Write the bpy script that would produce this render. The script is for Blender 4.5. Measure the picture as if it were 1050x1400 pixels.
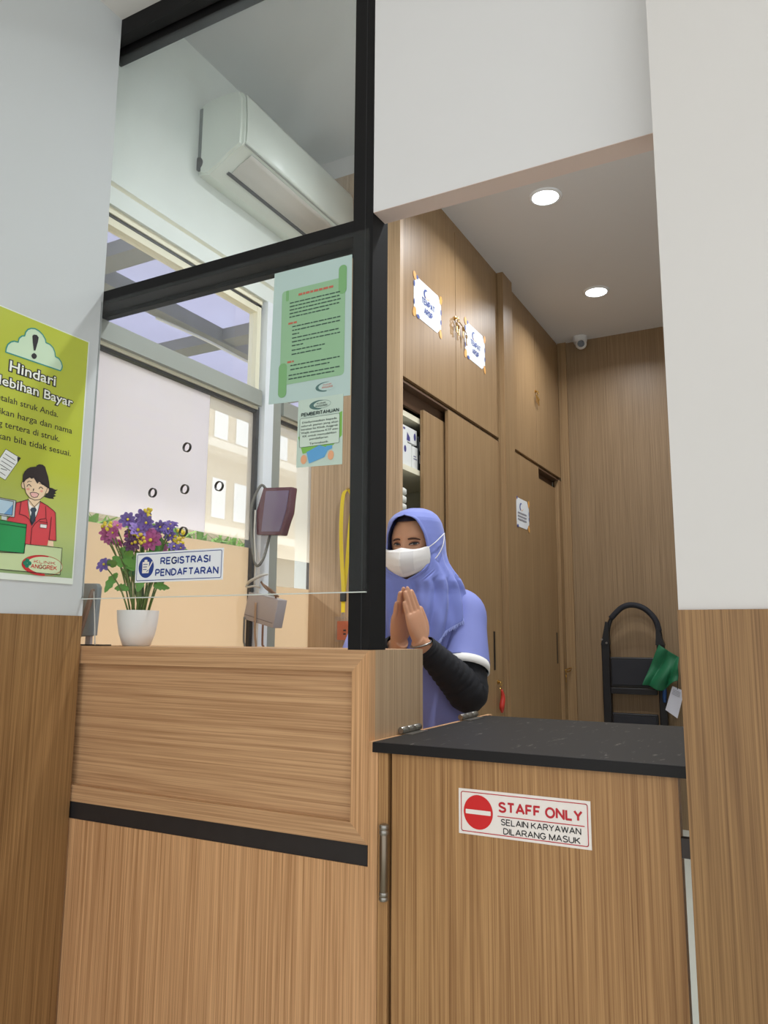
import bpy, bmesh, math, random
from mathutils import Vector, Matrix, noise
from mathutils.bvhtree import BVHTree

random.seed(7)
for _o in list(bpy.data.objects):
    bpy.data.objects.remove(_o)
SC = bpy.context.scene
COL = SC.collection
PI = math.pi

# ------------------------------------------------------------------ camera
cam_data = bpy.data.cameras.new('camera')
cam = bpy.data.objects.new('camera', cam_data)
COL.objects.link(cam)
yaw, pitch, roll = 0.493930, 0.159385, 0.0060887
fw = Vector((-math.sin(yaw)*math.cos(pitch), math.cos(yaw)*math.cos(pitch), math.sin(pitch)))
rt = Vector((math.cos(yaw), math.sin(yaw), 0))
up = rt.cross(fw)
r2 = rt*math.cos(roll) + up*math.sin(roll)
u2 = -rt*math.sin(roll) + up*math.cos(roll)
cm = Matrix((r2, u2, -fw)).transposed().to_4x4()
cm.translation = Vector((0, 0, 1.2))
cam.matrix_world = cm
cam_data.sensor_fit = 'VERTICAL'
cam_data.sensor_height = 24.0
cam_data.lens = 24.0*1066.2/1400.0
cam_data.clip_start = 0.02
SC.camera = cam

# ------------------------------------------------------------------ world, sun, exposure
world = bpy.data.worlds.new('sky')
SC.world = world
world.use_nodes = True
wn = world.node_tree.nodes; wl = world.node_tree.links
wn.clear()
w_out = wn.new('ShaderNodeOutputWorld'); w_bg = wn.new('ShaderNodeBackground')
w_bg.inputs['Color'].default_value = (0.93, 0.96, 1.0, 1)
w_bg.inputs['Strength'].default_value = 1.65
wl.new(w_bg.outputs[0], w_out.inputs[0])

sun_data = bpy.data.lights.new('sun', 'SUN')
sun_data.energy = 3.0; sun_data.angle = math.radians(4); sun_data.color = (1.0, 0.95, 0.86)
sun = bpy.data.objects.new('sun', sun_data); COL.objects.link(sun)
sun.rotation_euler = Vector((0.80, 0.25, -0.55)).to_track_quat('-Z', 'Y').to_euler()

SC.view_settings.view_transform = 'Standard'
SC.view_settings.look = 'None'
SC.view_settings.gamma = 1.0
SC.view_settings.use_curve_mapping = False
SC.view_settings.exposure = 0.0

# ------------------------------------------------------------------ materials
def lin(c):
    c = c/255.0
    return c/12.92 if c <= 0.04045 else ((c+0.055)/1.055)**2.4
def rgb(r, g, b): return (lin(r), lin(g), lin(b), 1.0)

def mat(name, col, rough=0.5, metal=0.0, spec=0.5, bump=0.0, bscale=200.0, var=0.0, vscale=6.0, trans=0.0):
    m = bpy.data.materials.new(name); m.use_nodes = True
    nt = m.node_tree; N = nt.nodes; L = nt.links
    b = N['Principled BSDF']
    b.inputs['Base Color'].default_value = col
    b.inputs['Roughness'].default_value = rough
    b.inputs['Metallic'].default_value = metal
    b.inputs['Specular IOR Level'].default_value = spec
    tc = N.new('ShaderNodeTexCoord')
    if var > 0:
        nz = N.new('ShaderNodeTexNoise'); nz.inputs['Scale'].default_value = vscale; nz.inputs['Detail'].default_value = 4
        L.new(tc.outputs['Object'], nz.inputs['Vector'])
        mx = N.new('ShaderNodeMix'); mx.data_type = 'RGBA'
        mx.inputs['A'].default_value = tuple(c*(1-var) for c in col[:3])+(1,)
        mx.inputs['B'].default_value = tuple(min(1, c*(1+var)) for c in col[:3])+(1,)
        L.new(nz.outputs['Fac'], mx.inputs['Factor']); L.new(mx.outputs['Result'], b.inputs['Base Color'])
    if bump > 0:
        nb = N.new('ShaderNodeTexNoise'); nb.inputs['Scale'].default_value = bscale; nb.inputs['Detail'].default_value = 3
        L.new(tc.outputs['Object'], nb.inputs['Vector'])
        bp = N.new('ShaderNodeBump'); bp.inputs['Strength'].default_value = bump; bp.inputs['Distance'].default_value = 0.002
        L.new(nb.outputs['Fac'], bp.inputs['Height']); L.new(bp.outputs['Normal'], b.inputs['Normal'])
    return m

def wood(name, light, dark, axis=2, rough=0.42, fine=1.0, seed=0.0):
    m = bpy.data.materials.new(name); m.use_nodes = True
    nt = m.node_tree; N = nt.nodes; L = nt.links
    b = N['Principled BSDF']; b.inputs['Roughness'].default_value = rough; b.inputs['Specular IOR Level'].default_value = 0.35
    tc = N.new('ShaderNodeTexCoord')
    def layer(across, along, detail, dist=0.0):
        mp = N.new('ShaderNodeMapping'); sc = [across]*3; sc[axis] = along
        mp.inputs['Scale'].default_value = sc; mp.inputs['Location'].default_value = (seed, seed*1.7, seed*0.6)
        L.new(tc.outputs['Object'], mp.inputs['Vector'])
        nz = N.new('ShaderNodeTexNoise'); nz.inputs['Scale'].default_value = 1.0
        nz.inputs['Detail'].default_value = detail; nz.inputs['Roughness'].default_value = 0.55
        nz.inputs['Distortion'].default_value = dist
        L.new(mp.outputs[0], nz.inputs['Vector'])
        return nz.outputs['Fac']
    a = layer(360*fine, 2.6, 4)
    c = layer(120*fine, 1.0, 3, 0.3)
    d = layer(9, 0.6, 2)
    def ma(op, x, y):
        n = N.new('ShaderNodeMath'); n.operation = op
        for i, v in enumerate((x, y)):
            if isinstance(v, (int, float)): n.inputs[i].default_value = v
            else: L.new(v, n.inputs[i])
        return n.outputs[0]
    s = ma('ADD', ma('ADD', ma('MULTIPLY', a, 0.60), ma('MULTIPLY', c, 0.30)), ma('MULTIPLY', d, 0.10))
    rp = N.new('ShaderNodeValToRGB')
    rp.color_ramp.elements[0].position = 0.36; rp.color_ramp.elements[0].color = dark
    rp.color_ramp.elements[1].position = 0.60; rp.color_ramp.elements[1].color = light
    L.new(s, rp.inputs[0]); L.new(rp.outputs[0], b.inputs['Base Color'])
    bp = N.new('ShaderNodeBump'); bp.inputs['Strength'].default_value = 0.08; bp.inputs['Distance'].default_value = 0.001
    L.new(s, bp.inputs['Height']); L.new(bp.outputs['Normal'], b.inputs['Normal'])
    return m

def glass(name, tint=(1, 1, 1, 1), haze=0.02, hcol=(0.8, 0.85, 0.85, 1), ior=1.45):
    m = bpy.data.materials.new(name); m.use_nodes = True
    N = m.node_tree.nodes; L = m.node_tree.links; N.clear()
    out = N.new('ShaderNodeOutputMaterial')
    tr = N.new('ShaderNodeBsdfTransparent'); tr.inputs[0].default_value = tint
    gl = N.new('ShaderNodeBsdfGlossy'); gl.inputs['Roughness'].default_value = 0.02
    lw = N.new('ShaderNodeLayerWeight'); lw.inputs['Blend'].default_value = 0.5
    pw = N.new('ShaderNodeMath'); pw.operation = 'POWER'; pw.inputs[1].default_value = 5.0; L.new(lw.outputs['Facing'], pw.inputs[0])
    fr = N.new('ShaderNodeMath'); fr.operation = 'MULTIPLY_ADD'; fr.inputs[1].default_value = 0.9; fr.inputs[2].default_value = ((ior-1)/(ior+1))**2
    L.new(pw.outputs[0], fr.inputs[0])
    m1 = N.new('ShaderNodeMixShader'); L.new(fr.outputs[0], m1.inputs[0]); L.new(tr.outputs[0], m1.inputs[1]); L.new(gl.outputs[0], m1.inputs[2])
    df = N.new('ShaderNodeBsdfDiffuse'); df.inputs[0].default_value = hcol
    tc = N.new('ShaderNodeTexCoord'); nz = N.new('ShaderNodeTexNoise'); nz.inputs['Scale'].default_value = 5.0; nz.inputs['Detail'].default_value = 5
    L.new(tc.outputs['Object'], nz.inputs['Vector'])
    mm = N.new('ShaderNodeMath'); mm.operation = 'MULTIPLY'; mm.inputs[1].default_value = haze*2
    L.new(nz.outputs['Fac'], mm.inputs[0])
    m2 = N.new('ShaderNodeMixShader'); L.new(mm.outputs[0], m2.inputs[0]); L.new(m1.outputs[0], m2.inputs[1]); L.new(df.outputs[0], m2.inputs[2])
    L.new(m2.outputs[0], out.inputs[0])
    return m

def film(name, col, clear=0.0, diff=0.25, var=0.04):
    """frosted window film: lets daylight through diffusely"""
    m = bpy.data.materials.new(name); m.use_nodes = True
    N = m.node_tree.nodes; L = m.node_tree.links; N.clear()
    out = N.new('ShaderNodeOutputMaterial')
    tl = N.new('ShaderNodeBsdfTranslucent'); df = N.new('ShaderNodeBsdfDiffuse'); tr = N.new('ShaderNodeBsdfTransparent')
    tc = N.new('ShaderNodeTexCoord'); nz = N.new('ShaderNodeTexNoise'); nz.inputs['Scale'].default_value = 2.5; nz.inputs['Detail'].default_value = 3
    L.new(tc.outputs['Object'], nz.inputs['Vector'])
    mx = N.new('ShaderNodeMix'); mx.data_type = 'RGBA'
    mx.inputs['A'].default_value = tuple(c*(1-var) for c in col[:3])+(1,); mx.inputs['B'].default_value = col
    L.new(nz.outputs['Fac'], mx.inputs['Factor'])
    L.new(mx.outputs['Result'], tl.inputs[0]); L.new(mx.outputs['Result'], df.inputs[0])
    m1 = N.new('ShaderNodeMixShader'); m1.inputs[0].default_value = diff
    L.new(tl.outputs[0], m1.inputs[1]); L.new(df.outputs[0], m1.inputs[2])
    m2 = N.new('ShaderNodeMixShader'); m2.inputs[0].default_value = clear
    L.new(m1.outputs[0], m2.inputs[1]); L.new(tr.outputs[0], m2.inputs[2])
    L.new(m2.outputs[0], out.inputs[0])
    return m

def emit(name, col, s):
    m = bpy.data.materials.new(name); m.use_nodes = True
    N = m.node_tree.nodes; N.clear()
    e = N.new('ShaderNodeEmission'); e.inputs[0].default_value = col; e.inputs[1].default_value = s
    o = N.new('ShaderNodeOutputMaterial'); m.node_tree.links.new(e.outputs[0], o.inputs[0])
    return m

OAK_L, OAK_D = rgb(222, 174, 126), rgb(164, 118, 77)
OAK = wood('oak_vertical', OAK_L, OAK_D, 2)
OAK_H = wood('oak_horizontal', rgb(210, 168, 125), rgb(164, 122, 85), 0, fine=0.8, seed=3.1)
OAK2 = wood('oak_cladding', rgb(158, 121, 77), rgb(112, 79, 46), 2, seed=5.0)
OAK_G = wood('oak_gate_dimmed', rgb(190, 147, 98), rgb(138, 97, 58), 2, seed=12.0)  # counter oak darkened to put the weaker light on the gate into its colour
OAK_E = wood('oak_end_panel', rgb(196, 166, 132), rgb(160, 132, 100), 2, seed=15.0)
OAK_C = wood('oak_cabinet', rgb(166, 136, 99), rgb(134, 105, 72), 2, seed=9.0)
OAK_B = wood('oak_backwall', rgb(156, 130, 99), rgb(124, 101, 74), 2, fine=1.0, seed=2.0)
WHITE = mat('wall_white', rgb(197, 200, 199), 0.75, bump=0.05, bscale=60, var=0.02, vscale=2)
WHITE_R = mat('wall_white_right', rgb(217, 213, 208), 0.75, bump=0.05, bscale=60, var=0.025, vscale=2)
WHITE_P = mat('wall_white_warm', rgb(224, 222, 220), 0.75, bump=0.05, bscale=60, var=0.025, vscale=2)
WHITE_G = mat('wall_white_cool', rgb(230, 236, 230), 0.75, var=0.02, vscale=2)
CEIL = mat('ceiling_paint', rgb(222, 218, 212), 0.8)
CEIL_S = mat('ceiling_paint_staff', rgb(216, 212, 209), 0.8)
CEIL_G = mat('ceiling_paint_grey', rgb(206, 208, 207), 0.8, var=0.08, vscale=2)
TILE = mat('floor_tile', rgb(214, 216, 204), 0.3, var=0.05)
BLACK = mat('black_aluminium', rgb(28, 27, 27), 0.6, spec=0.15, var=0.15, vscale=14)
BLACK_D = mat('black_groove', rgb(16, 16, 19), 0.5)
STRIP = mat('black_strip', rgb(40, 37, 37), 0.45, var=0.25, vscale=22)
TOPB = None
ALU = mat('aluminium_lit', rgb(238, 243, 248), 0.45, metal=0.0)  # pale blue-white base carries the daylight reflected on the mullion
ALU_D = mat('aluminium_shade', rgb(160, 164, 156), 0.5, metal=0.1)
CREAM = mat('cream_frame', rgb(238, 232, 205), 0.5)
RUBBER = mat('window_rubber', rgb(62, 60, 60), 0.6)
CHROME = mat('satin_steel', rgb(150, 146, 138), 0.3, metal=0.85)
BRASS = mat('brass', rgb(190, 150, 80), 0.28, metal=0.9)
PAPER = mat('paper', rgb(235, 238, 240), 0.55)

# scratched black laminate
def scratched():
    m = mat('black_laminate', rgb(48, 45, 42), 0.6, spec=0.15)
    N = m.node_tree.nodes; L = m.node_tree.links; b = N['Principled BSDF']
    tc = N.new('ShaderNodeTexCoord'); mp = N.new('ShaderNodeMapping'); mp.inputs['Scale'].default_value = (26, 6, 6); mp.inputs['Rotation'].default_value = (0, 0, 0.5)
    nz = N.new('ShaderNodeTexNoise'); nz.inputs['Scale'].default_value = 2.2; nz.inputs['Detail'].default_value = 7; nz.inputs['Roughness'].default_value = 0.7
    L.new(tc.outputs['Object'], mp.inputs[0]); L.new(mp.outputs[0], nz.inputs['Vector'])
    rp = N.new('ShaderNodeValToRGB')
    rp.color_ramp.elements[0].position = 0.60; rp.color_ramp.elements[0].color = rgb(43, 40, 37)
    rp.color_ramp.elements[1].position = 0.74; rp.color_ramp.elements[1].color = rgb(120, 114, 108)
    L.new(nz.outputs['Fac'], rp.inputs[0]); L.new(rp.outputs[0], b.inputs['Base Color'])
    return m
TOPB = scratched()

# ------------------------------------------------------------------ mesh helpers
def box(bm, x0, x1, y0, y1, z0, z1, bev=0.0):
    vs = [bm.verts.new((x, y, z)) for x in (x0, x1) for y in (y0, y1) for z in (z0, z1)]
    f = [(0, 1, 3, 2), (4, 6, 7, 5), (0, 4, 5, 1), (2, 3, 7, 6), (0, 2, 6, 4), (1, 5, 7, 3)]
    fs = [bm.faces.new([vs[i] for i in q]) for q in f]
    if bev > 0:
        es = set(e for q in fs for e in q.edges)
        bmesh.ops.bevel(bm, geom=list(es), offset=bev, segments=2, affect='EDGES', profile=0.5)
    return vs

def tube(bm, pts, rad, n=12, caps=True, closed=False, squash=None):
    pts = [Vector(p) for p in pts]
    if not hasattr(rad, '__len__'): rad = [rad]*len(pts)
    rings = []; prev = None
    for i, p in enumerate(pts):
        a = pts[i-1] if (i > 0 or closed) else pts[i]
        b = pts[(i+1) % len(pts)] if (i < len(pts)-1 or closed) else pts[i]
        t = (b-a).normalized()
        if prev is None:
            ref = Vector((0, 0, 1)) if abs(t.z) < 0.9 else Vector((1, 0, 0))
            u = t.cross(ref).normalized()
        else:
            u = (prev - t*prev.dot(t)).normalized()
        prev = u; v = t.cross(u)
        sq = squash if squash else (1, 1)
        rings.append([bm.verts.new(p + (u*math.cos(2*PI*k/n)*sq[0] + v*math.sin(2*PI*k/n)*sq[1])*rad[i]) for k in range(n)])
    m = len(rings)
    for i in range(m if closed else m-1):
        A, B = rings[i], rings[(i+1) % m]
        for k in range(n):
            bm.faces.new((A[k], A[(k+1) % n], B[(k+1) % n], B[k]))
    if caps and not closed:
        bm.faces.new(rings[0][::-1]); bm.faces.new(rings[-1])
    return rings

def cr(pts, sub=6):
    """Catmull-Rom through points (any dimension)"""
    P = [list(p) for p in pts]; P = [P[0]]+P+[P[-1]]; o = []
    for i in range(1, len(P)-2):
        for s in range(sub):
            t = s/sub
            o.append([0.5*((2*b)+(-a+c)*t+(2*a-5*b+4*c-d)*t*t+(-a+3*b-3*c+d)*t**3) for a, b, c, d in zip(P[i-1], P[i], P[i+1], P[i+2])])
    o.append(P[-2]); return o

def stube(bm, pts, rad, sub=6, n=14, caps=True, squash=None):
    q = cr([list(p)+[r] for p, r in zip(pts, rad)], sub)
    return tube(bm, [p[:3] for p in q], [p[3] for p in q], n, caps, squash=squash)

def lathe(bm, prof, cx, cy, n=32, cap_bottom=True, cap_top=False):
    rings = [[bm.verts.new((cx+r*math.cos(2*PI*k/n), cy+r*math.sin(2*PI*k/n), z)) for k in range(n)] for r, z in prof]
    for A, B in zip(rings, rings[1:]):
        for k in range(n): bm.faces.new((A[k], A[(k+1) % n], B[(k+1) % n], B[k]))
    if cap_bottom: bm.faces.new(rings[0][::-1])
    if cap_top: bm.faces.new(rings[-1])

def ball(bm, c, r, n=16, m=10, rot=None):
    c = Vector(c); r = r if hasattr(r, '__len__') else (r, r, r)
    R = rot if rot else Matrix.Identity(3)
    rows = []
    for j in range(1, m):
        ph = PI*j/m
        rows.append([bm.verts.new(c + R @ Vector((r[0]*math.sin(ph)*math.cos(2*PI*k/n), r[1]*math.sin(ph)*math.sin(2*PI*k/n), r[2]*math.cos(ph)))) for k in range(n)])
    t = bm.verts.new(c + R @ Vector((0, 0, r[2]))); b = bm.verts.new(c + R @ Vector((0, 0, -r[2])))
    for k in range(n):
        bm.faces.new((t, rows[0][k], rows[0][(k+1) % n]))
        bm.faces.new((b, rows[-1][(k+1) % n], rows[-1][k]))
        for A, B in zip(rows, rows[1:]): bm.faces.new((A[k], B[k], B[(k+1) % n], A[(k+1) % n]))

def loft(bm, rings, cap=True):
    R = [[bm.verts.new(p) for p in r] for r in rings]
    n = len(R[0])
    for A, B in zip(R, R[1:]):
        for k in range(n): bm.faces.new((A[k], A[(k+1) % n], B[(k+1) % n], B[k]))
    if cap: bm.faces.new(R[0][::-1]); bm.faces.new(R[-1])

def ell(z, w, d, cy=0.0, cx=0.0, n=32, p=2.0):
    o = []
    for k in range(n):
        a = 2*PI*k/n; c, s = math.cos(a), math.sin(a)
        o.append((cx+w*math.copysign(abs(c)**(2/p), c), cy+d*math.copysign(abs(s)**(2/p), s), z))
    return o

def wpos(o):
    p = Vector(o.location); 
    while o.parent: o = o.parent; p = p + o.location
    return p

def obj(name, bm, m, parent=None, smooth=False, local=False, mods=()):
    """link ONE mesh object; coordinates in bm are world ones unless local"""
    bmesh.ops.recalc_face_normals(bm, faces=bm.faces[:])
    me = bpy.data.meshes.new(name); bm.to_mesh(me); bm.free()
    return link(name, me, m, parent, smooth, local, mods)

def link(name, me, m, parent=None, smooth=False, local=False, mods=()):
    o = bpy.data.objects.new(name, me); COL.objects.link(o)
    if m is not None:
        me.materials.clear()
        for q in (m if isinstance(m, (list, tuple)) else [m]): me.materials.append(q)
    if not local:
        if parent is not None:
            off = wpos(parent); o.parent = parent
        else:
            xs = [v.co for v in me.vertices]
            off = Vector(((min(v.x for v in xs)+max(v.x for v in xs))/2, (min(v.y for v in xs)+max(v.y for v in xs))/2, min(v.z for v in xs)))
            o.location = off
        me.transform(Matrix.Translation(-off))
    else:
        o.parent = parent
    if smooth:
        for p in me.polygons: p.use_smooth = True
    for k, kw in mods:
        md = o.modifiers.new(k.lower(), k)
        for a, v in kw.items(): setattr(md, a, v)
    return o

def sharp(o, ang=40):
    me = o.data; b = bmesh.new(); b.from_mesh(me)
    for f in b.faces: f.smooth = True
    for e in b.edges:
        if len(e.link_faces) == 2 and e.calc_face_angle(0) > math.radians(ang): e.smooth = False
    b.to_mesh(me); b.free(); return o

def tag(o, label, cat, group=None):
    o['label'] = label; o['category'] = cat
    if group: o['group'] = group
    return o
def thing(name, label, cat, loc, rz=0.0, group=None):
    o = bpy.data.objects.new(name, None); COL.objects.link(o); o.empty_display_size = 0.05
    o.location = loc; o.rotation_euler = (0, 0, rz)
    return tag(o, label, cat, group)
def struct(o):
    o['kind'] = 'structure'; return o
def bx(name, m, x0, x1, y0, y1, z0, z1, parent=None, bev=0.0):
    bm = bmesh.new(); box(bm, x0, x1, y0, y1, z0, z1, bev); return obj(name, bm, m, parent)
def boxes(name, m, L, parent=None, bev=0.0):
    bm = bmesh.new()
    for q in L: box(bm, *q, bev)
    return obj(name, bm, m, parent)

# ---- flat printing on a plane: frame = (origin, u, v, n)
def P3(fr, u, v, h=0.0): return fr[0] + fr[1]*u + fr[2]*v + fr[3]*h
def polys(name, m, fr, L, h, parent, t=0.0003):
    """flat printed shapes lying on a surface (ink, paper, vinyl), thickness t"""
    bm = bmesh.new()
    for i_, pts in enumerate(L):
        a = [bm.verts.new(P3(fr, u, v, h+(i_ % 24)*7e-6)) for u, v in pts]
        f = bm.faces.new(a)
    return flat(name, bm, m, parent)
def flat(name, bm, m, parent):
    me = bpy.data.meshes.new(name); bm.to_mesh(me); bm.free()
    return link(name, me, m, parent)
def stroke(pts, w, closed=False):
    o = []; q = list(pts)+([pts[0]] if closed else [])
    for (a, b), (c, d) in zip(q, q[1:]):
        L = math.hypot(c-a, d-b) or 1e-9; nx, ny = -(d-b)/L*w/2, (c-a)/L*w/2
        o.append([(a+nx, b+ny), (a-nx, b-ny), (c-nx, d-ny), (c+nx, d+ny)])
    for (a, b) in q: o.append([(a+w/2*math.cos(2*PI*k/10), b+w/2*math.sin(2*PI*k/10)) for k in range(10)])
    return o
def oval(u, v, a, b, n=36, rot=0.0, t0=0.0, t1=2*PI):
    e = []
    for k in range(n):
        t = t0+(t1-t0)*k/n; x, y = a*math.cos(t), b*math.sin(t)
        e.append((u+x*math.cos(rot)-y*math.sin(rot), v+x*math.sin(rot)+y*math.cos(rot)))
    return e
def rrect(u0, u1, v0, v1, r, n=5):
    o = []
    for cx, cy, a in ((u1-r, v1-r, 0), (u0+r, v1-r, PI/2), (u0+r, v0+r, PI), (u1-r, v0+r, 1.5*PI)):
        for k in range(n+1):
            t = a+PI/2*k/n; o.append((cx+r*math.cos(t), cy+r*math.sin(t)))
    return o
def text_mesh(s, bold=0.0, shear=0.0, spacing=1.0):
    c = bpy.data.curves.new('lettering', 'FONT'); c.body = s; c.size = 1.0; c.offset = bold; c.shear = shear
    c.space_character = spacing; c.resolution_u = 3
    o = bpy.data.objects.new('lettering', c); COL.objects.link(o)
    bpy.context.view_layer.update()
    dg = bpy.context.evaluated_depsgraph_get()
    me = bpy.data.meshes.new_from_object(o.evaluated_get(dg))
    bpy.data.objects.remove(o); bpy.data.curves.remove(c)
    return me
def lettering(name, m, fr, rows, h, parent):
    """rows: (text, u0, u1 or None, v0 baseline, cap height, bold). fitted between u0 and u1"""
    bm = bmesh.new()
    for r in rows:
        s, u0, u1, v0, hh = r[:5]; bold = r[5] if len(r) > 5 else 0.0
        me = text_mesh(s, bold)
        if not me.vertices: continue
        xs = [v.co.x for v in me.vertices]; x0, x1 = min(xs), max(xs)
        ys = hh/0.73
        xscale = (u1-u0)/(x1-x0) if u1 is not None else ys
        b2 = bmesh.new(); b2.from_mesh(me); bpy.data.meshes.remove(me)
        vm = {v: bm.verts.new(P3(fr, u0+(v.co.x-x0)*xscale, v0+v.co.y*ys, h)) for v in b2.verts}
        for f in b2.faces:
            try: bm.faces.new([vm[v] for v in f.verts])
            except ValueError: pass
        b2.free()
    return flat(name, bm, m, parent)
def polys_each(name, m, fr, L, h, parent):
    for q in L: polys(name, m, fr, [q], h, parent)
# plain sans capitals drawn as strokes on a unit cell
def _arc(cx, cy, a, b, t0, t1, n=10): return [(cx+a*math.cos(math.radians(t0+(t1-t0)*i/n)), cy+b*math.sin(math.radians(t0+(t1-t0)*i/n))) for i in range(n+1)]
def _bowl(x0, x1, y0, y1): r = (y1-y0)/2; e = min(r, x1-x0); return [(x0, y1), (x1-e, y1)]+_arc(x1-e, y0+r, e, r, 90, -90)+[(x0, y0)]
CAPS = {
 'A': (.74, [[(0, 0), (.37, 1), (.74, 0)], [(.13, .33), (.61, .33)]]), 'B': (.62, [[(0, 0), (0, 1)], _bowl(0, .56, .52, 1), _bowl(0, .62, 0, .52)]),
 'D': (.68, [[(0, 0), (0, 1)], _bowl(0, .68, 0, 1)]), 'E': (.58, [[(.58, 1), (0, 1), (0, 0), (.58, 0)], [(0, .52), (.52, .52)]]),
 'F': (.54, [[(.54, 1), (0, 1), (0, 0)], [(0, .5), (.46, .5)]]), 'G': (.74, [_arc(.38, .5, .38, .5, 35, 335, 22)+[(.74, .46), (.42, .46)]]),
 'H': (.66, [[(0, 0), (0, 1)], [(.66, 0), (.66, 1)], [(0, .52), (.66, .52)]]), 'I': (.0, [[(0, 0), (0, 1)]]),
 'K': (.66, [[(0, 0), (0, 1)], [(.62, 1), (0, .38)], [(.22, .58), (.66, 0)]]), 'L': (.52, [[(0, 1), (0, 0), (.52, 0)]]),
 'M': (.78, [[(0, 0), (0, 1), (.39, 0.05), (.78, 1), (.78, 0)]]), 'N': (.66, [[(0, 0), (0, 1), (.66, 0), (.66, 1)]]),
 'O': (.78, [_arc(.39, .5, .39, .5, 90, 450, 28)]), 'P': (.60, [[(0, 0), (0, 1)], _bowl(0, .60, .44, 1)]),
 'R': (.66, [[(0, 0), (0, 1)], _bowl(0, .62, .47, 1), [(.34, .47), (.66, 0)]]),
 'S': (.62, [_arc(.31, .75, .28, .25, 25, 200, 12)+[(.16, .58), (.42, .46)]+_arc(.31, .26, .31, .26, 40, -160, 14)]),
 'T': (.64, [[(0, 1), (.64, 1)], [(.32, 1), (.32, 0)]]), 'U': (.66, [[(0, 1), (0, .34)]+_arc(.33, .33, .33, .33, 180, 360, 14)+[(.66, 1)]]),
 'W': (.98, [[(0, 1), (.24, 0.04), (.49, .94), (.74, 0.04), (.98, 1)]]), 'Y': (.68, [[(0, 1), (.34, .48), (.68, 1)], [(.34, .48), (.34, 0)]])}
def butt(pts, w):
    o = []; ext = []
    for (a, b), (c, d) in zip(pts, pts[1:]):
        L = math.hypot(c-a, d-b) or 1e-9; nx, ny = -(d-b)/L*w/2, (c-a)/L*w/2
        o.append([(a+nx, b+ny), (a-nx, b-ny), (c-nx, d-ny), (c+nx, d+ny)])
    for (a, b) in pts[1:-1]: o.append([(a+w/2*math.cos(2*PI*k/10), b+w/2*math.sin(2*PI*k/10)) for k in range(10)])
    return o
def caps(name, m, fr, rows, h, parent):
    """rows: (text, u0, u1, baseline, cap height, stroke as a share of the cap height)"""
    out = []
    for s, u0, u1, v0, hh, wgt in rows:
        gap, sp = 0.05+wgt, 0.36; x = 0; lay = []
        for ch in s:
            if ch == ' ': x += sp; continue
            w_, st = CAPS[ch]; lay.append((x, st)); x += w_+gap
        tot = x-gap; wd = wgt*hh; k = (u1-u0-wd)/tot
        for x0, st in lay:
            for pl in st: out += butt([(u0+wd/2+(x0+a)*k, v0+wd/2+b*(hh-wd)) for a, b in pl], wd)
    return polys(name, m, fr, out, h, parent)
FX = lambda x: (Vector((x, 0, 0)), Vector((0, 1, 0)), Vector((0, 0, 1)), Vector((1, 0, 0)))    # faces +X, u = Y
FY = lambda y: (Vector((0, y, 0)), Vector((1, 0, 0)), Vector((0, 0, 1)), Vector((0, -1, 0)))   # faces -Y, u = X

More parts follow.
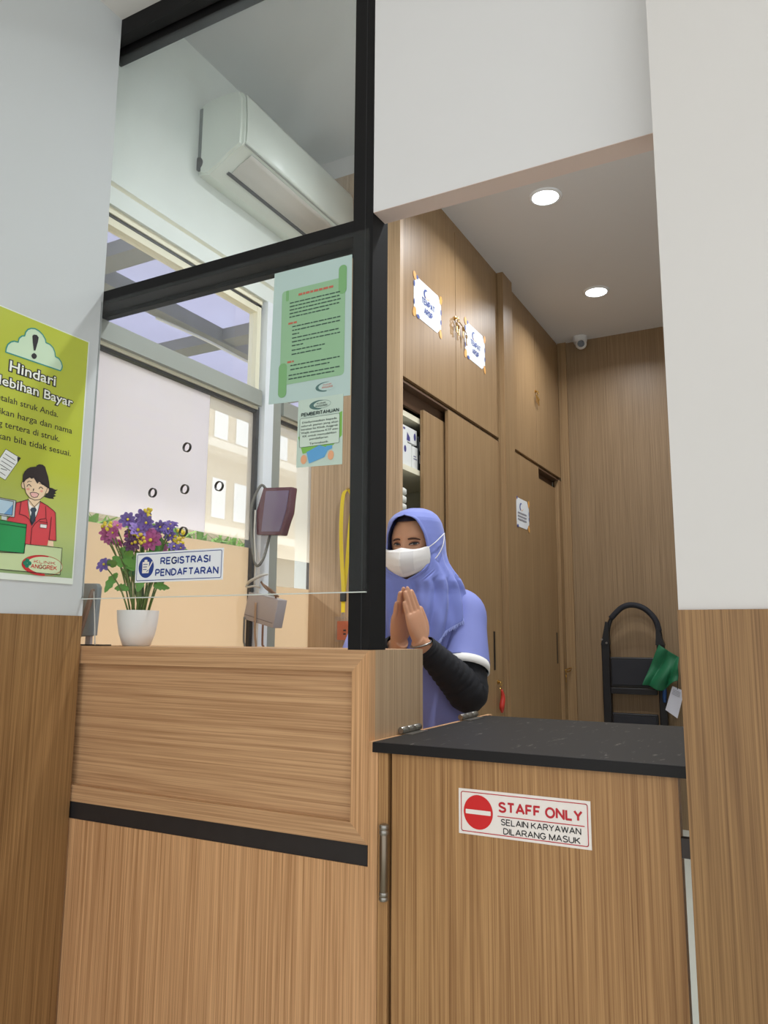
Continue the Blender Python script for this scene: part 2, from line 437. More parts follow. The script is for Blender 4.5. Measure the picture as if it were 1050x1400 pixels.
ART = {
 'ponytail': [(1.4415, 1.6124), (1.4503, 1.6109), (1.4625, 1.611), (1.4733, 1.608), (1.482, 1.6098), (1.4721, 1.6011), (1.4776, 1.5984), (1.4693, 1.5931), (1.4776, 1.5906), (1.4682, 1.5855), (1.4714, 1.5809), (1.4547, 1.5797), (1.438, 1.5818), (1.4466, 1.5939)],
 'hair': [(1.3663, 1.6123), (1.3657, 1.6296), (1.3703, 1.6407), (1.3776, 1.6494), (1.387, 1.6556), (1.4049, 1.6606), (1.4062, 1.6645), (1.4133, 1.6688), (1.4244, 1.6699), (1.4327, 1.6655), (1.4371, 1.655), (1.4441, 1.6413), (1.4494, 1.6243), (1.452, 1.6104), (1.4417, 1.6104), (1.431, 1.615), (1.4168, 1.622), (1.4123, 1.6153), (1.3993, 1.6295), (1.393, 1.6254), (1.3868, 1.6283), (1.3754, 1.6198), (1.3696, 1.6115)],
 'face': [(1.3684, 1.6142), (1.3722, 1.6018), (1.3788, 1.5826), (1.3913, 1.5716), (1.4082, 1.5676), (1.4245, 1.5725), (1.4372, 1.5834), (1.4427, 1.5992), (1.4467, 1.6118), (1.4305, 1.6209), (1.413, 1.6266), (1.3957, 1.6323), (1.3797, 1.6264)],
 'ear_a': [(1.3694, 1.6143), (1.3642, 1.6105), (1.3623, 1.603), (1.3657, 1.5943), (1.3736, 1.5933)],
 'ear_b': [(1.4446, 1.6085), (1.4509, 1.6081), (1.4521, 1.6014), (1.4487, 1.5936), (1.4407, 1.5905)],
 'eye_a': [(1.3804, 1.6012), (1.3832, 1.6066), (1.388, 1.6075), (1.3933, 1.6034)],
 'eye_b': [(1.4186, 1.6016), (1.4222, 1.6067), (1.4266, 1.6069), (1.431, 1.6032)],
 'brow_a': [(1.3803, 1.6128), (1.3855, 1.617), (1.3931, 1.6166)],
 'brow_b': [(1.418, 1.6157), (1.424, 1.6168), (1.4297, 1.6142)],
 'nose': [(1.3998, 1.5984), (1.4037, 1.5985), (1.4026, 1.5924), (1.4, 1.592)],
 'mouth': [(1.3911, 1.5847), (1.3997, 1.5884), (1.4113, 1.5889), (1.4193, 1.5864), (1.4156, 1.5781), (1.4059, 1.5742), (1.3968, 1.576)],
 'cheek_a': [(1.3792, 1.5957), (1.3862, 1.5984), (1.3907, 1.5957), (1.3868, 1.5912), (1.3806, 1.5916)],
 'cheek_b': [(1.4223, 1.5972), (1.4289, 1.5998), (1.4332, 1.597), (1.4296, 1.5925), (1.4233, 1.5936)],
 'neck': [(1.3888, 1.5697), (1.4264, 1.5705), (1.4239, 1.5606), (1.4085, 1.5451), (1.3928, 1.5544)],
 'shirt': [(1.3871, 1.5671), (1.4082, 1.5489), (1.4263, 1.5684), (1.421, 1.5367), (1.4157, 1.5213), (1.4055, 1.5011), (1.3959, 1.5273), (1.3878, 1.5551)],
 'jacket': [(1.3859, 1.5658), (1.3665, 1.5575), (1.3516, 1.5518), (1.3495, 1.5264), (1.3301, 1.5053), (1.331, 1.4956), (1.3866, 1.4966), (1.3891, 1.4437), (1.4595, 1.4471), (1.4633, 1.4628), (1.4875, 1.4641), (1.479, 1.5421), (1.4715, 1.5476), (1.4497, 1.5587), (1.4278, 1.5662), (1.4198, 1.5307), (1.4134, 1.5094), (1.406, 1.4962), (1.3982, 1.5131), (1.3919, 1.5354)],
 'tie': [(1.4002, 1.5453), (1.4116, 1.5485), (1.4172, 1.5414), (1.4129, 1.5341), (1.4166, 1.5113), (1.4063, 1.4963), (1.3982, 1.5131), (1.4014, 1.5324), (1.3962, 1.5389)],
 'lap_a': [(1.3665, 1.5567), (1.3639, 1.5222), (1.3828, 1.5203), (1.3967, 1.5115), (1.4046, 1.4961)],
 'lap_b': [(1.4448, 1.555), (1.4487, 1.5224), (1.4295, 1.5168), (1.4156, 1.5039), (1.4059, 1.4896), (1.4058, 1.4463)],
 'slv': [(1.4662, 1.5283), (1.4653, 1.4985), (1.4636, 1.4629), (1.4876, 1.4635)],
 'jout': [(1.3301, 1.5053), (1.3495, 1.5264), (1.3516, 1.5518), (1.3665, 1.5575), (1.3859, 1.5658)],
 'jout2': [(1.4278, 1.5662), (1.4497, 1.5587), (1.4715, 1.5476), (1.479, 1.5421), (1.4876, 1.4635)],
 'badge': [(1.4316, 1.5045), (1.4533, 1.5053), (1.4529, 1.4946), (1.4315, 1.4943)],
 'pocket': [(1.4274, 1.5104), (1.4538, 1.5112)],
 'pen': [(1.4503, 1.5208), (1.4543, 1.506)],
 'hand': [(1.4616, 1.4626), (1.4789, 1.4622), (1.4803, 1.4464), (1.4612, 1.4467)],
 'counter': [(1.3891, 1.4437), (1.5086, 1.4452), (1.5081, 1.369), (1.3243, 1.3699), (1.2649, 1.3701), (1.2608, 1.4132), (1.3202, 1.4142), (1.3862, 1.4184)],
 'monitor': [(1.253, 1.5562), (1.3068, 1.5572), (1.3495, 1.5572), (1.349, 1.5116), (1.3111, 1.5111), (1.2574, 1.5098)],
 'screen': [(1.2591, 1.5531), (1.3071, 1.5538), (1.3423, 1.5532), (1.3417, 1.5159), (1.3107, 1.5152), (1.2629, 1.5139)],
 'glare': [(1.3429, 1.5467), (1.3417, 1.5159), (1.3168, 1.5155)],
 'stand': [(1.3111, 1.5111), (1.3265, 1.5113), (1.3275, 1.5007), (1.3121, 1.5009)],
 'gbox': [(1.2584, 1.499), (1.3123, 1.4987), (1.3881, 1.4974), (1.3875, 1.4185), (1.3198, 1.4177), (1.2662, 1.417)],
 'gline': [(1.2594, 1.4888), (1.3132, 1.489), (1.3873, 1.4887)],
 'paper': [(1.3083, 1.6902), (1.3548, 1.6752), (1.3145, 1.607), (1.2954, 1.6137), (1.2718, 1.6232)],
 'pcorner': [(1.3443, 1.6771), (1.3548, 1.6752), (1.3463, 1.6618)],
 'pl0': [(1.308, 1.6772), (1.339, 1.6656)],
 'pl1': [(1.3028, 1.6661), (1.3377, 1.6546)],
 'pl2': [(1.2991, 1.6563), (1.3314, 1.6447)],
 'pl3': [(1.2938, 1.6472), (1.3259, 1.6351)],
 'pl4': [(1.2995, 1.6356), (1.3167, 1.6339)],
 'pl5': [(1.2973, 1.6259), (1.3133, 1.6193)],
 'cloud': [(1.2836, 1.9533), (1.2845, 1.9654), (1.2881, 1.9766), (1.2965, 1.9864), (1.3061, 1.9922), (1.3179, 1.9932), (1.3202, 2.0054), (1.328, 2.0145), (1.3363, 2.0181), (1.3387, 2.0302), (1.3448, 2.0398), (1.3548, 2.0466), (1.3669, 2.0501), (1.3796, 2.0482), (1.3929, 2.0415), (1.4031, 2.0304), (1.4049, 2.0221), (1.4186, 2.0216), (1.4303, 2.0151), (1.4369, 2.0041), (1.4399, 1.9918), (1.4513, 1.9906), (1.4608, 1.9821), (1.4655, 1.9719), (1.464, 1.9625), (1.46, 1.9559)],
 'exc': [(1.3601, 2.0266), (1.3642, 2.0319), (1.3737, 2.034), (1.3803, 2.0289), (1.379, 2.0154), (1.3732, 1.9875), (1.3683, 1.9865), (1.3628, 2.0082)],
 'dot': [(1.3618, 1.9686), (1.3637, 1.9747), (1.3696, 1.9796), (1.3762, 1.9782), (1.3795, 1.9735), (1.3772, 1.9663), (1.3712, 1.9621), (1.3651, 1.9633)],
 'logo': [(1.3778, 1.3981), (1.4384, 1.3976), (1.502, 1.3987), (1.4364, 1.4206), (1.4404, 1.3747), (1.39, 1.3983)],
}

# ================================================================== THE ROOM
ZC, ZR, ZW = 3.372, 3.47, 3.211          # ceilings: staff passage, reception, waiting side
struct(boxes('floor', TILE, [(-2.15, 3.2, -3.2, 5.7, -0.1, 0.0)]))
struct(boxes('ceiling_waiting', CEIL, [(-2.0, 3.2, -1.2, 1.6, ZW, ZW+0.1)]))
struct(boxes('ceiling_reception', CEIL_G, [(-2.1, -0.1, 1.67, 2.917, ZR, ZR+0.1)]))
struct(boxes('ceiling_staff', CEIL_S, [(-2.1, -0.1, 2.917, 5.6, ZC, ZC+0.2)]))
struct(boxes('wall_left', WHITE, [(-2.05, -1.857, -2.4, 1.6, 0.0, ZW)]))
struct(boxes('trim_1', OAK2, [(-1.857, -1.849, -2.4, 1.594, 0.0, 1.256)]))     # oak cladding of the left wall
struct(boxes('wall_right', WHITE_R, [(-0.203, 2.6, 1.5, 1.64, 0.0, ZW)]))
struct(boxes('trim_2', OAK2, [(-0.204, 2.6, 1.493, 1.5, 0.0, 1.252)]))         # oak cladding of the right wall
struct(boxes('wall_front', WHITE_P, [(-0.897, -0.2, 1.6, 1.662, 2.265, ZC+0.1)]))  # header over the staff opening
boxes('soffit', mat('soffit_warm_bounce', rgb(222, 200, 188), 0.8), [(-0.897, -0.2, 1.6005, 1.6615, 2.2640, 2.2650)], bpy.data.objects['wall_front'])  # thin sheet tinted pink for the warm light bounced off the wood
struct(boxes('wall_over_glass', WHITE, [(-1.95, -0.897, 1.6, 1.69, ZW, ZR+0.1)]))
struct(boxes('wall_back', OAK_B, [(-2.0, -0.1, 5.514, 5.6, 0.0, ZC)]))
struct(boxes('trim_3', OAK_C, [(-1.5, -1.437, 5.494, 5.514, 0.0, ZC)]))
struct(boxes('wall_staff_side', WHITE, [(-0.1, 0.0, 1.64, 5.6, 0.0, ZR+0.1)]))
struct(boxes('wall_ceiling_step', CEIL, [(-1.5, -0.1, 2.9, 2.917, ZC, ZR)]))

# ---- window wall of the reception (plane X = -1.953)
WX = -1.953
struct(boxes('wall_window', WHITE_G, [(WX-0.1, WX, 1.3, 5.55, 2.72, ZR+0.1), (WX-0.1, WX, 1.3, 5.55, 0.0, 0.9), (WX-0.1, WX, 2.95, 5.55, 0.9, 2.72), (WX-0.1, WX, 1.3, 1.56, 0.9, 2.72)]))
struct(boxes('trim_4', WHITE_G, [(WX, WX+0.012, 1.6, 2.915, 2.70, 2.722), (WX, WX+0.03, 1.6, 2.915, 2.605, 2.668)]))

def sash(n, y0, y1, lower_pane, upper_pane, strip_z):
    root = boxes('window_%d' % n, ALU_D, [(WX-0.03, WX+0.03, y0, y1, 2.14, 2.205)])
    struct(root)
    boxes('frame', CREAM, [(WX-0.03, WX+0.018, y0, y1, 2.582, 2.605), (WX-0.03, WX+0.010, y0, y1, 2.545, 2.572),
                           (WX-0.03, WX+0.012, y0, y1, 2.128, 2.14), (WX-0.03, WX+0.012, y1-0.025, y1, 2.205, 2.582),
                           (WX-0.03, WX+0.012, y0, y1, 0.9, 0.96)], root)
    boxes('gasket', RUBBER, [(WX-0.03, WX+0.012, y0, y1, 2.572, 2.582), (WX-0.03, WX+0.005, y0, y1, 2.114, 2.128),
                             (WX-0.03, WX+0.009, y1-0.006, y1+0.012, 0.9, 2.14)], root)
    return root
GL_W = glass('window_glass', (0.97, 0.98, 1, 1), 0.03)
FILM_A = film('film_milky', rgb(244, 241, 244))
FILM_B = film('film_thin', rgb(250, 244, 232), clear=0.62)
FILM_P = film('film_peach', rgb(226, 212, 192))
w1 = sash(1, 1.56, 2.50, None, None, None)
bx('pane', GL_W, WX-0.012, WX-0.008, 1.56, 2.50, 2.205, 2.56, w1)
bx('clear_strip', GL_W, WX-0.012, WX-0.008, 1.56, 2.50, 1.553, 1.584, w1)
bx('milky_film', FILM_A, WX-0.012, WX-0.008, 1.56, 2.227, 1.584, 2.13, w1)
bx('thin_film', FILM_B, WX-0.012, WX-0.008, 2.227, 2.50, 1.584, 2.13, w1)
bx('peach_film', FILM_P, WX-0.012, WX-0.008, 1.56, 2.50, 0.93, 1.553, w1)
w2 = sash(2, 2.655, 2.95, None, None, None)
bx('pane', GL_W, WX-0.012, WX-0.008, 2.655, 2.95, 2.205, 2.56, w2)
bx('clear_strip', GL_W, WX-0.012, WX-0.008, 2.655, 2.95, 1.41, 1.53, w2)
bx('thin_film', FILM_B, WX-0.012, WX-0.008, 2.655, 2.95, 1.53, 2.13, w2)
bx('peach_film', FILM_P, WX-0.012, WX-0.008, 2.655, 2.95, 0.93, 1.41, w2)
mul = struct(boxes('trim_5', ALU, [(WX-0.04, WX+0.035, 2.515, 2.575, 0.9, 2.605)]))     # mullion between the windows
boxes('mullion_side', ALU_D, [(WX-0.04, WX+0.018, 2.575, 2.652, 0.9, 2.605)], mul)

# ---- black glazed partition between waiting side and reception
part = boxes('window_3', BLACK, [(-0.956, -0.8985, 1.6, 1.68, 1.1705, ZW+0.15)])
struct(part)
boxes('post_groove', BLACK_D, [(-0.9215, -0.9185, 1.5992, 1.60, 1.1705, ZW)], part)
boxes('transom', BLACK, [(-1.95, -0.956, 1.6, 1.64, 2.213, 2.258), (-1.95, -0.956, 1.64, 1.665, 2.222, 2.258), (-1.95, -0.956, 1.665, 1.69, 2.209, 2.258)], part, 0.001)
boxes('head_frame', BLACK, [(-1.95, -0.956, 1.6, 1.635, 3.148, ZW+0.01), (-1.95, -0.956, 1.635, 1.652, 3.165, ZW+0.01), (-1.95, -0.956, 1.652, 1.69, 3.135, ZW+0.01)], part, 0.001)
GL = glass('partition_glass', (0.98, 0.99, 0.985, 1), 0.05, ior=1.32)
GL_L = glass('service_glass', (0.985, 0.995, 0.99, 1), 0.004, ior=1.32)
bx('upper_pane', GL, -1.95, -0.956, 1.655, 1.661, 2.255, 3.15, part)
# lower pane with five speaking holes
HOLES = [(-1.481, 1.717), (-1.601, 1.599), (-1.482, 1.599), (-1.361, 1.597), (-1.480, 1.481)]
HR = 0.0135
bm = bmesh.new()
def loop(pts):
    vs = [bm.verts.new(p) for p in pts]
    return [bm.edges.new((a, b)) for a, b in zip(vs, vs[1:]+vs[:1])]
es = loop([(-1.857, 1.596, 1.306), (-0.906, 1.596, 1.306), (-0.906, 1.596, 2.222), (-1.857, 1.596, 2.222)])
for (hx, hz) in HOLES: es += loop([(hx+HR*math.cos(2*PI*k/28), 1.596, hz+HR*math.sin(2*PI*k/28)) for k in range(28)])
bmesh.ops.triangle_fill(bm, edges=es, use_beauty=True)
obj('lower_pane', bm, GL_L, part, mods=[('SOLIDIFY', dict(thickness=0.006, offset=0))])
EDGE = mat('glass_edge', rgb(214, 220, 212), 0.2)
boxes('glass_edge', EDGE, [(-1.857, -0.906, 1.5925, 1.5995, 1.3035, 1.3062)], part)
RIM = mat('hole_rim', rgb(58, 54, 50), 0.35)
for hx, hz in HOLES:
    bm = bmesh.new()
    R = []
    for y in (1.5925, 1.5995):
        for r in (HR, HR-0.0022): R.append([bm.verts.new((hx+r*math.cos(2*PI*k/28), y, hz+r*math.sin(2*PI*k/28))) for k in range(28)])
    for a, b in ((0, 1), (1, 3), (3, 2), (2, 0)):
        for k in range(28): bm.faces.new((R[a][k], R[a][(k+1) % 28], R[b][(k+1) % 28], R[b][k]))
    obj('hole_rim', bm, RIM, part)

# ================================================================== OUTSIDE
POLY = film('canopy_sheet', rgb(193, 192, 214), clear=0.22, diff=0.05, var=0.22)
BEAM = mat('canopy_steel', rgb(122, 122, 120), 0.6, var=0.2, vscale=8)
cn = thing('canopy', 'translucent white canopy roof on grey steel beams outside the window', 'canopy', (-2.93, 3.4, 2.85))
boxes('roof_sheet', POLY, [(-3.80, -2.06, -0.5, 7.5, 2.955, 2.96)], cn)
for x0, x1 in ((-2.93, -2.85), (-3.79, -3.71), (-2.2, -2.12)): boxes('long_beam', BEAM, [(x0, x1, -0.5, 7.5, 2.87, 2.953)], cn)
for y0 in (2.3, 3.32, 4.4, 5.5): boxes('cross_beam', BEAM, [(-3.80, -2.06, y0, y0+0.12, 2.885, 2.953)], cn)
bm = bmesh.new(); stube(bm, [(-2.9, 2.85, 2.85), (-2.86, 3.2, 2.84), (-2.8, 3.5, 2.80), (-2.84, 3.9, 2.83), (-2.9, 4.4, 2.86)], [0.008]*5)
obj('cable', bm, mat('white_cable', rgb(215, 215, 212), 0.4), cn, smooth=True)
BW = mat('building_wall', rgb(206, 192, 166), 0.8, var=0.03); BG = mat('building_glass', rgb(240, 245, 250), 0.15, metal=0.9)
bl = thing('apartment_building', 'beige building with rows of pale windows standing in for its reflection on the front glass', 'building', (-10, 10, 0))  # set beyond the window in place of a reflection on the front glass
boxes('wall', BW, [(-11.5, -9.0, 4.0, 16.0, 0, 7.5)], bl)
LED = mat('building_ledge', rgb(246, 240, 226), 0.8)
for z in (4.35, 6.0, 2.9): boxes('ledge', LED, [(-9.0, -8.55, 4.0, 16.0, z, z+0.14)], bl)
for z0, z1 in ((4.68, 5.45), (3.25, 3.95), (6.3, 7.0)):
    for y in (9.0, 10.35, 10.95, 11.55, 12.2, 12.9, 13.6, 14.2): boxes('window', BG, [(-9.02, -8.98, y, y+0.36, z0, z1)], bl)
HEDGE = mat('hedge', rgb(150, 190, 90), 0.8, var=0.6, vscale=7)
bm = bmesh.new()
rr = random.Random(3)
for k in range(2600):
    c = Vector((-4.6+rr.uniform(-0.25, 0.25), rr.uniform(3.3, 5.9), rr.uniform(1.2, 2.03)))
    d = Vector((rr.uniform(-1, 1), rr.uniform(-1, 1), rr.uniform(-1, 1))).normalized(); e = d.cross(Vector((0.3, 0.2, 1))).normalized()
    L, W = rr.uniform(0.08, 0.2), rr.uniform(0.02, 0.045)
    bm.faces.new([bm.verts.new(c+d*L), bm.verts.new(c+e*W), bm.verts.new(c-d*L), bm.verts.new(c-e*W)])
hd = obj('hedge', bm, HEDGE, smooth=False); tag(hd, 'green hedge leaves glimpsed through the clear strip of the window', 'hedge'); hd['kind'] = 'stuff'
struct(boxes('floor_outside', mat('paving', rgb(205, 190, 165), 0.8, var=0.05), [(-14, -2.06, -3, 18, -0.12, -0.02)]))

# ================================================================== COUNTER, FLAP, GATE
ct = thing('reception_counter', 'tall oak reception counter with a recessed front panel under the glass', 'counter', (-1.38, 1.744, 0))
CX0, CX1 = -1.948, -0.898
boxes('counter_top', OAK_H, [(CX0, CX1-0.018, 1.602, 1.888, 1.150, 1.1705)], ct)
FRM = OAK_H
bm = bmesh.new()
def prism_xz(L, y0, y1):
    a = [bm.verts.new((x, y0, z)) for x, z in L]; b = [bm.verts.new((x, y1, z)) for x, z in L]
    bm.faces.new(a); bm.faces.new(b[::-1])
    for i in range(len(L)): bm.faces.new((a[i], b[i], b[(i+1) % len(L)], a[(i+1) % len(L)]))
IX0, IX1, IZ0, IZ1, OZ0, OZ1 = -1.938, -0.944, 0.786, 1.121, 0.742, 1.1705
prism_xz([(CX0, OZ1), (CX1, OZ1), (IX1, IZ1), (IX0, IZ1)], 1.6, 1.63)
obj('top_rail', bm, OAK_H, ct); bm = bmesh.new()
prism_xz([(CX0, OZ0), (IX0, IZ0), (IX1, IZ0), (CX1, OZ0)], 1.6, 1.63)
obj('bottom_rail', bm, OAK_H, ct); bm = bmesh.new()
prism_xz([(CX1, OZ0), (IX1, IZ0), (IX1, IZ1), (CX1, OZ1)], 1.6, 1.63)
obj('stile', bm, OAK, ct)
boxes('recessed_panel', OAK_H, [(CX0, IX1+0.01, 1.616, 1.632, IZ0-0.01, IZ1+0.01)], ct)
boxes('side_panel', OAK_E, [(CX1-0.018, CX1, 1.63, 1.888, 0.0, 1.1705)], ct)
boxes('black_strip', STRIP, [(CX0, CX1-0.003, 1.604, 1.64, 0.696, 0.742)], ct)
boxes('lower_panel', OAK, [(CX0, CX1, 1.601, 1.63, 0.0, 0.696)], ct)
boxes('back_panel', OAK, [(CX0, CX1-0.018, 1.87, 1.888, 0.0, 1.150)], ct)

dk = thing('desk', 'oak work desk behind the tall reception counter', 'desk', (-1.4, 2.08, 0))
boxes('desk_top', OAK_H, [(-1.945, -0.95, 1.89, 2.20, 0.72, 0.745)], dk)
boxes('side_panel', OAK, [(-1.945, -1.925, 1.89, 2.18, 0, 0.72)], dk)
boxes('modesty_panel', OAK, [(-1.925, -0.95, 1.89, 1.908, 0.2, 0.72)], dk)

jm = thing('gate_post', 'narrow oak upright board carrying the hinges between counter and gate', 'post', (-0.873, 1.95, 0))
boxes('jamb_strip', OAK, [(-0.8972, -0.8838, 1.6, 2.36, 0.0, 0.966), (-0.8838, -0.8735, 1.6, 2.36, 0.0, 0.9435)], jm)
boxes('stop_strip', OAK_G, [(-0.8725, -0.8485, 1.601, 1.66, 0.0, 0.9435)], jm)
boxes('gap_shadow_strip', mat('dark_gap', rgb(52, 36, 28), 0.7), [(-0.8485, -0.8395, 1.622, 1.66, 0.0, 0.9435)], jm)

fl = thing('counter_flap', 'scratched black lift-up counter flap above the staff gate', 'counter flap', (-0.55, 1.93, 0.944))
boxes('flap_board', TOPB, [(-0.883, -0.215, 1.593, 2.30, 0.9445, 0.967)], fl, 0.0012)
boxes('edge_band', mat('black_edge', rgb(24, 22, 22), 0.5, spec=0.3), [(-0.883, -0.215, 1.5915, 1.593, 0.9447, 0.9665)], fl)
def barrel(name, parent, c0, c1, r, segs, m=CHROME):
    bm = bmesh.new(); c0, c1 = Vector(c0), Vector(c1)
    for k in range(segs):
        a = c0.lerp(c1, k/segs+0.006); b = c0.lerp(c1, (k+1)/segs-0.006)
        q = (b-a).normalized()*min(0.002, r*0.2)
        tube(bm, [a, a+q, b-q, b], [r*0.85, r, r, r*0.85], 16)
    return sharp(obj(name, bm, m, parent))
for y0, y1, lab in ((1.745, 1.852, 'hinge'), (2.120, 2.243, 'hinge')):
    h = barrel('hinge', fl, (-0.890, y0, 0.976), (-0.890, y1, 0.976), 0.0085, 3)
    boxes('hinge_leaf', CHROME, [(-0.888, -0.862, y0+0.006, y1-0.006, 0.967, 0.9688)], h)

gt = thing('swing_gate', 'low oak swing gate bearing the red STAFF ONLY sign', 'gate', (-0.53, 1.615, 0.05))
boxes('gate_panel', OAK_G, [(-0.8395, -0.2345, 1.604, 1.634, 0.05, 0.9435)], gt)
lh = barrel('spring_hinge', jm, (-0.851, 1.5885, 0.640), (-0.851, 1.5885, 0.792), 0.0095, 1, mat('bronze_steel', rgb(128, 116, 100), 0.32, metal=0.85))
barrel('hinge_cap', lh, (-0.851, 1.5885, 0.772), (-0.851, 1.5885, 0.794), 0.0108, 2)
barrel('hinge_foot', lh, (-0.851, 1.5885, 0.636), (-0.851, 1.5885, 0.655), 0.0105, 2)
boxes('hinge_leaf', CHROME, [(-0.866, -0.851, 1.598, 1.6005, 0.645, 0.785)], lh)
boxes('catch', mat('catch_dark', rgb(60, 52, 48), 0.5), [(-0.2345, -0.2195, 1.606, 1.625, 0.80, 0.835)], gt)

# ---- red STAFF ONLY sign on the gate
RED = mat('sign_red', rgb(214, 32, 34), 0.35); INK = mat('ink_black', rgb(30, 28, 28), 0.5); WSIGN = mat('sign_white', rgb(246, 238, 230), 0.3)
RED_D = mat('sign_red_ink', rgb(196, 30, 44), 0.4); BLUE = mat('sign_blue', rgb(32, 58, 140), 0.35)
F = FY(1.6035)
sg = bx('staff_sign', WSIGN, -0.6785, -0.3995, 1.6028, 1.604, 0.7935, 0.8845)
tag(sg, 'white and red STAFF ONLY sign with no-entry symbol on the gate', 'sign')
def sy(px0, py0):   # sign-local helper: fractions of the sign
    return (-0.6785+0.279*px0, 0.7935+0.091*py0)
polys('border', RED_D, F, stroke(rrect(-0.6785+0.006, -0.3995-0.006, 0.7935+0.006, 0.8845-0.006, 0.004), 0.0017, True), 0.0012, sg)
polys('no_entry_disc', RED, F, [oval(-0.6345, 0.8395, 0.0325, 0.0345, 48)], 0.0013, sg)
polys('no_entry_bar', WSIGN, F, [rrect(-0.6625, -0.6065, 0.835, 0.844, 0.0015)], 0.0017, sg)
polys('rule', RED_D, F, [[(-0.592, 0.8355), (-0.412, 0.8355), (-0.412, 0.8373), (-0.592, 0.8373)]], 0.0012, sg)
caps('red_lettering', RED_D, F, [('STAFF ONLY', -0.590, -0.415, 0.8440, 0.0215, 0.20)], 0.0013, sg)
caps('black_lettering', INK, F, [('SELAIN KARYAWAN', -0.585, -0.419, 0.8195, 0.0128, 0.15), ('DILARANG MASUK', -0.580, -0.421, 0.8020, 0.0128, 0.15)], 0.0013, sg)

# ---- REGISTRASI sign stuck on the glass
F = FY(1.5920)
rg = bx('registration_sign', mat('sign_white_cool', rgb(240, 242, 246), 0.35), -1.645, -1.333, 1.5908, 1.5925, 1.346, 1.4295)
tag(rg, 'white and blue REGISTRASI PENDAFTARAN sign stuck on the glass', 'sign')
polys('border', BLUE, F, stroke(rrect(-1.6395, -1.3385, 1.3515, 1.424, 0.004), 0.0019, True), 0.0014, rg)
polys('pictogram_disc', BLUE, F, [oval(-1.605, 1.388, 0.0285, 0.0295, 40)], 0.0014, rg)
polys('pictogram', WSIGN, F, [rrect(-1.619, -1.594, 1.3715, 1.403, 0.002), rrect(-1.612, -1.601, 1.4005, 1.409, 0.002)] + stroke([(-1.597, 1.380), (-1.583, 1.402)], 0.004), 0.0018, rg)
polys('pictogram_lines', BLUE, F, stroke([(-1.615, 1.396), (-1.600, 1.396)], 0.002)+stroke([(-1.615, 1.389), (-1.602, 1.389)], 0.002)+stroke([(-1.615, 1.382), (-1.603, 1.382)], 0.002)+stroke([(-1.601, 1.376), (-1.597, 1.380)], 0.002), 0.0021, rg)
caps('lettering', BLUE, F, [('REGISTRASI', -1.553, -1.376, 1.3930, 0.0205, 0.20), ('PENDAFTARAN', -1.570, -1.347, 1.3615, 0.0205, 0.20)], 0.0016, rg)

# ---- green notice and PEMBERITAHUAN notice on the glass
F = FY(1.5920)
MINT = mat('laminated_mint', rgb(186, 208, 202), 0.25); GRN = mat('notice_green', rgb(150, 190, 150), 0.35); GRN_D = mat('notice_green_dark', rgb(126, 176, 118), 0.35)
TXT = mat('notice_ink', rgb(58, 84, 74), 0.5); TXT_R = mat('notice_red', rgb(196, 104, 84), 0.5); SLATE = mat('logo_slate', rgb(86, 120, 116), 0.5)
gn = polys('green_notice', MINT, F, [[(-1.202, 1.80), (-0.9535, 1.789), (-0.9535, 2.161), (-1.195, 2.163)]], 0.0004, None)
gn.modifiers.new('thickness', 'SOLIDIFY').thickness = 0.0006
tag(gn, 'pale green laminated notice with small text at the top of the service glass', 'notice')
polys('scroll_panel', GRN, F, [rrect(-1.168, -0.972, 1.845, 2.105, 0.010)], 0.0010, gn)
polys_each('scroll_roll', GRN_D, F, [rrect(-0.992, -0.968, 2.06, 2.138, 0.011), rrect(-1.172, -1.146, 1.812, 1.905, 0.012), rrect(-1.155, -1.146, 2.075, 2.105, 0.004)], 0.0013, gn)
rt_ = random.Random(5)
def dashes(u0, u1, v, hh):      # print too small to read in the photo: word-long ink marks
    o = []; u = u0
    while u < u1-0.004:
        w = min(rt_.uniform(0.006, 0.017), u1-u); sl = 0.0
        o.append([(u, v), (u+w, v), (u+w, v+hh), (u, v+hh)]); u += w+0.0022
    return o
def para(u0, u1, v, n, dv, last=0.6):
    o = []
    for i in range(n): o += dashes(u0, u0+(u1-u0)*(last if i == n-1 else 1.0), v-i*dv, 0.0030)
    return o
polys('small_print', TXT, F, para(-1.142, -0.985, 2.066, 5, 0.0098, 0.8)+para(-1.132, -0.985, 1.999, 3, 0.0105, 0.15)+para(-1.132, -0.985, 1.9675, 3, 0.0105, 0.25)+para(-1.132, -1.03, 1.934, 2, 0.011, 0.9)
      + para(-1.135, -0.985, 1.893, 2, 0.011, 0.8)+para(-1.14, -0.985, 1.867, 2, 0.0098, 0.9), 0.0016, gn)
polys('heading', TXT_R, F, dashes(-1.115, -1.005, 2.083, 0.006)+dashes(-1.145, -1.112, 2.0085, 0.005)+dashes(-1.145, -1.125, 1.9025, 0.005), 0.0016, gn)
polys('logo_mark', SLATE, F, [oval(-1.026, 1.822, 0.030, 0.0125, 30)[6:24]], 0.0010, gn)
polys('logo_field', MINT, F, [oval(-1.021, 1.8225, 0.026, 0.0105, 30)], 0.0013, gn)
lettering('logo_lettering', TXT_R, F, [('ANGGREK', -1.037, -1.003, 1.818, 0.0055, 0.01), ('KLINIK', -1.033, -1.007, 1.8255, 0.0035, 0.01)], 0.0016, gn)

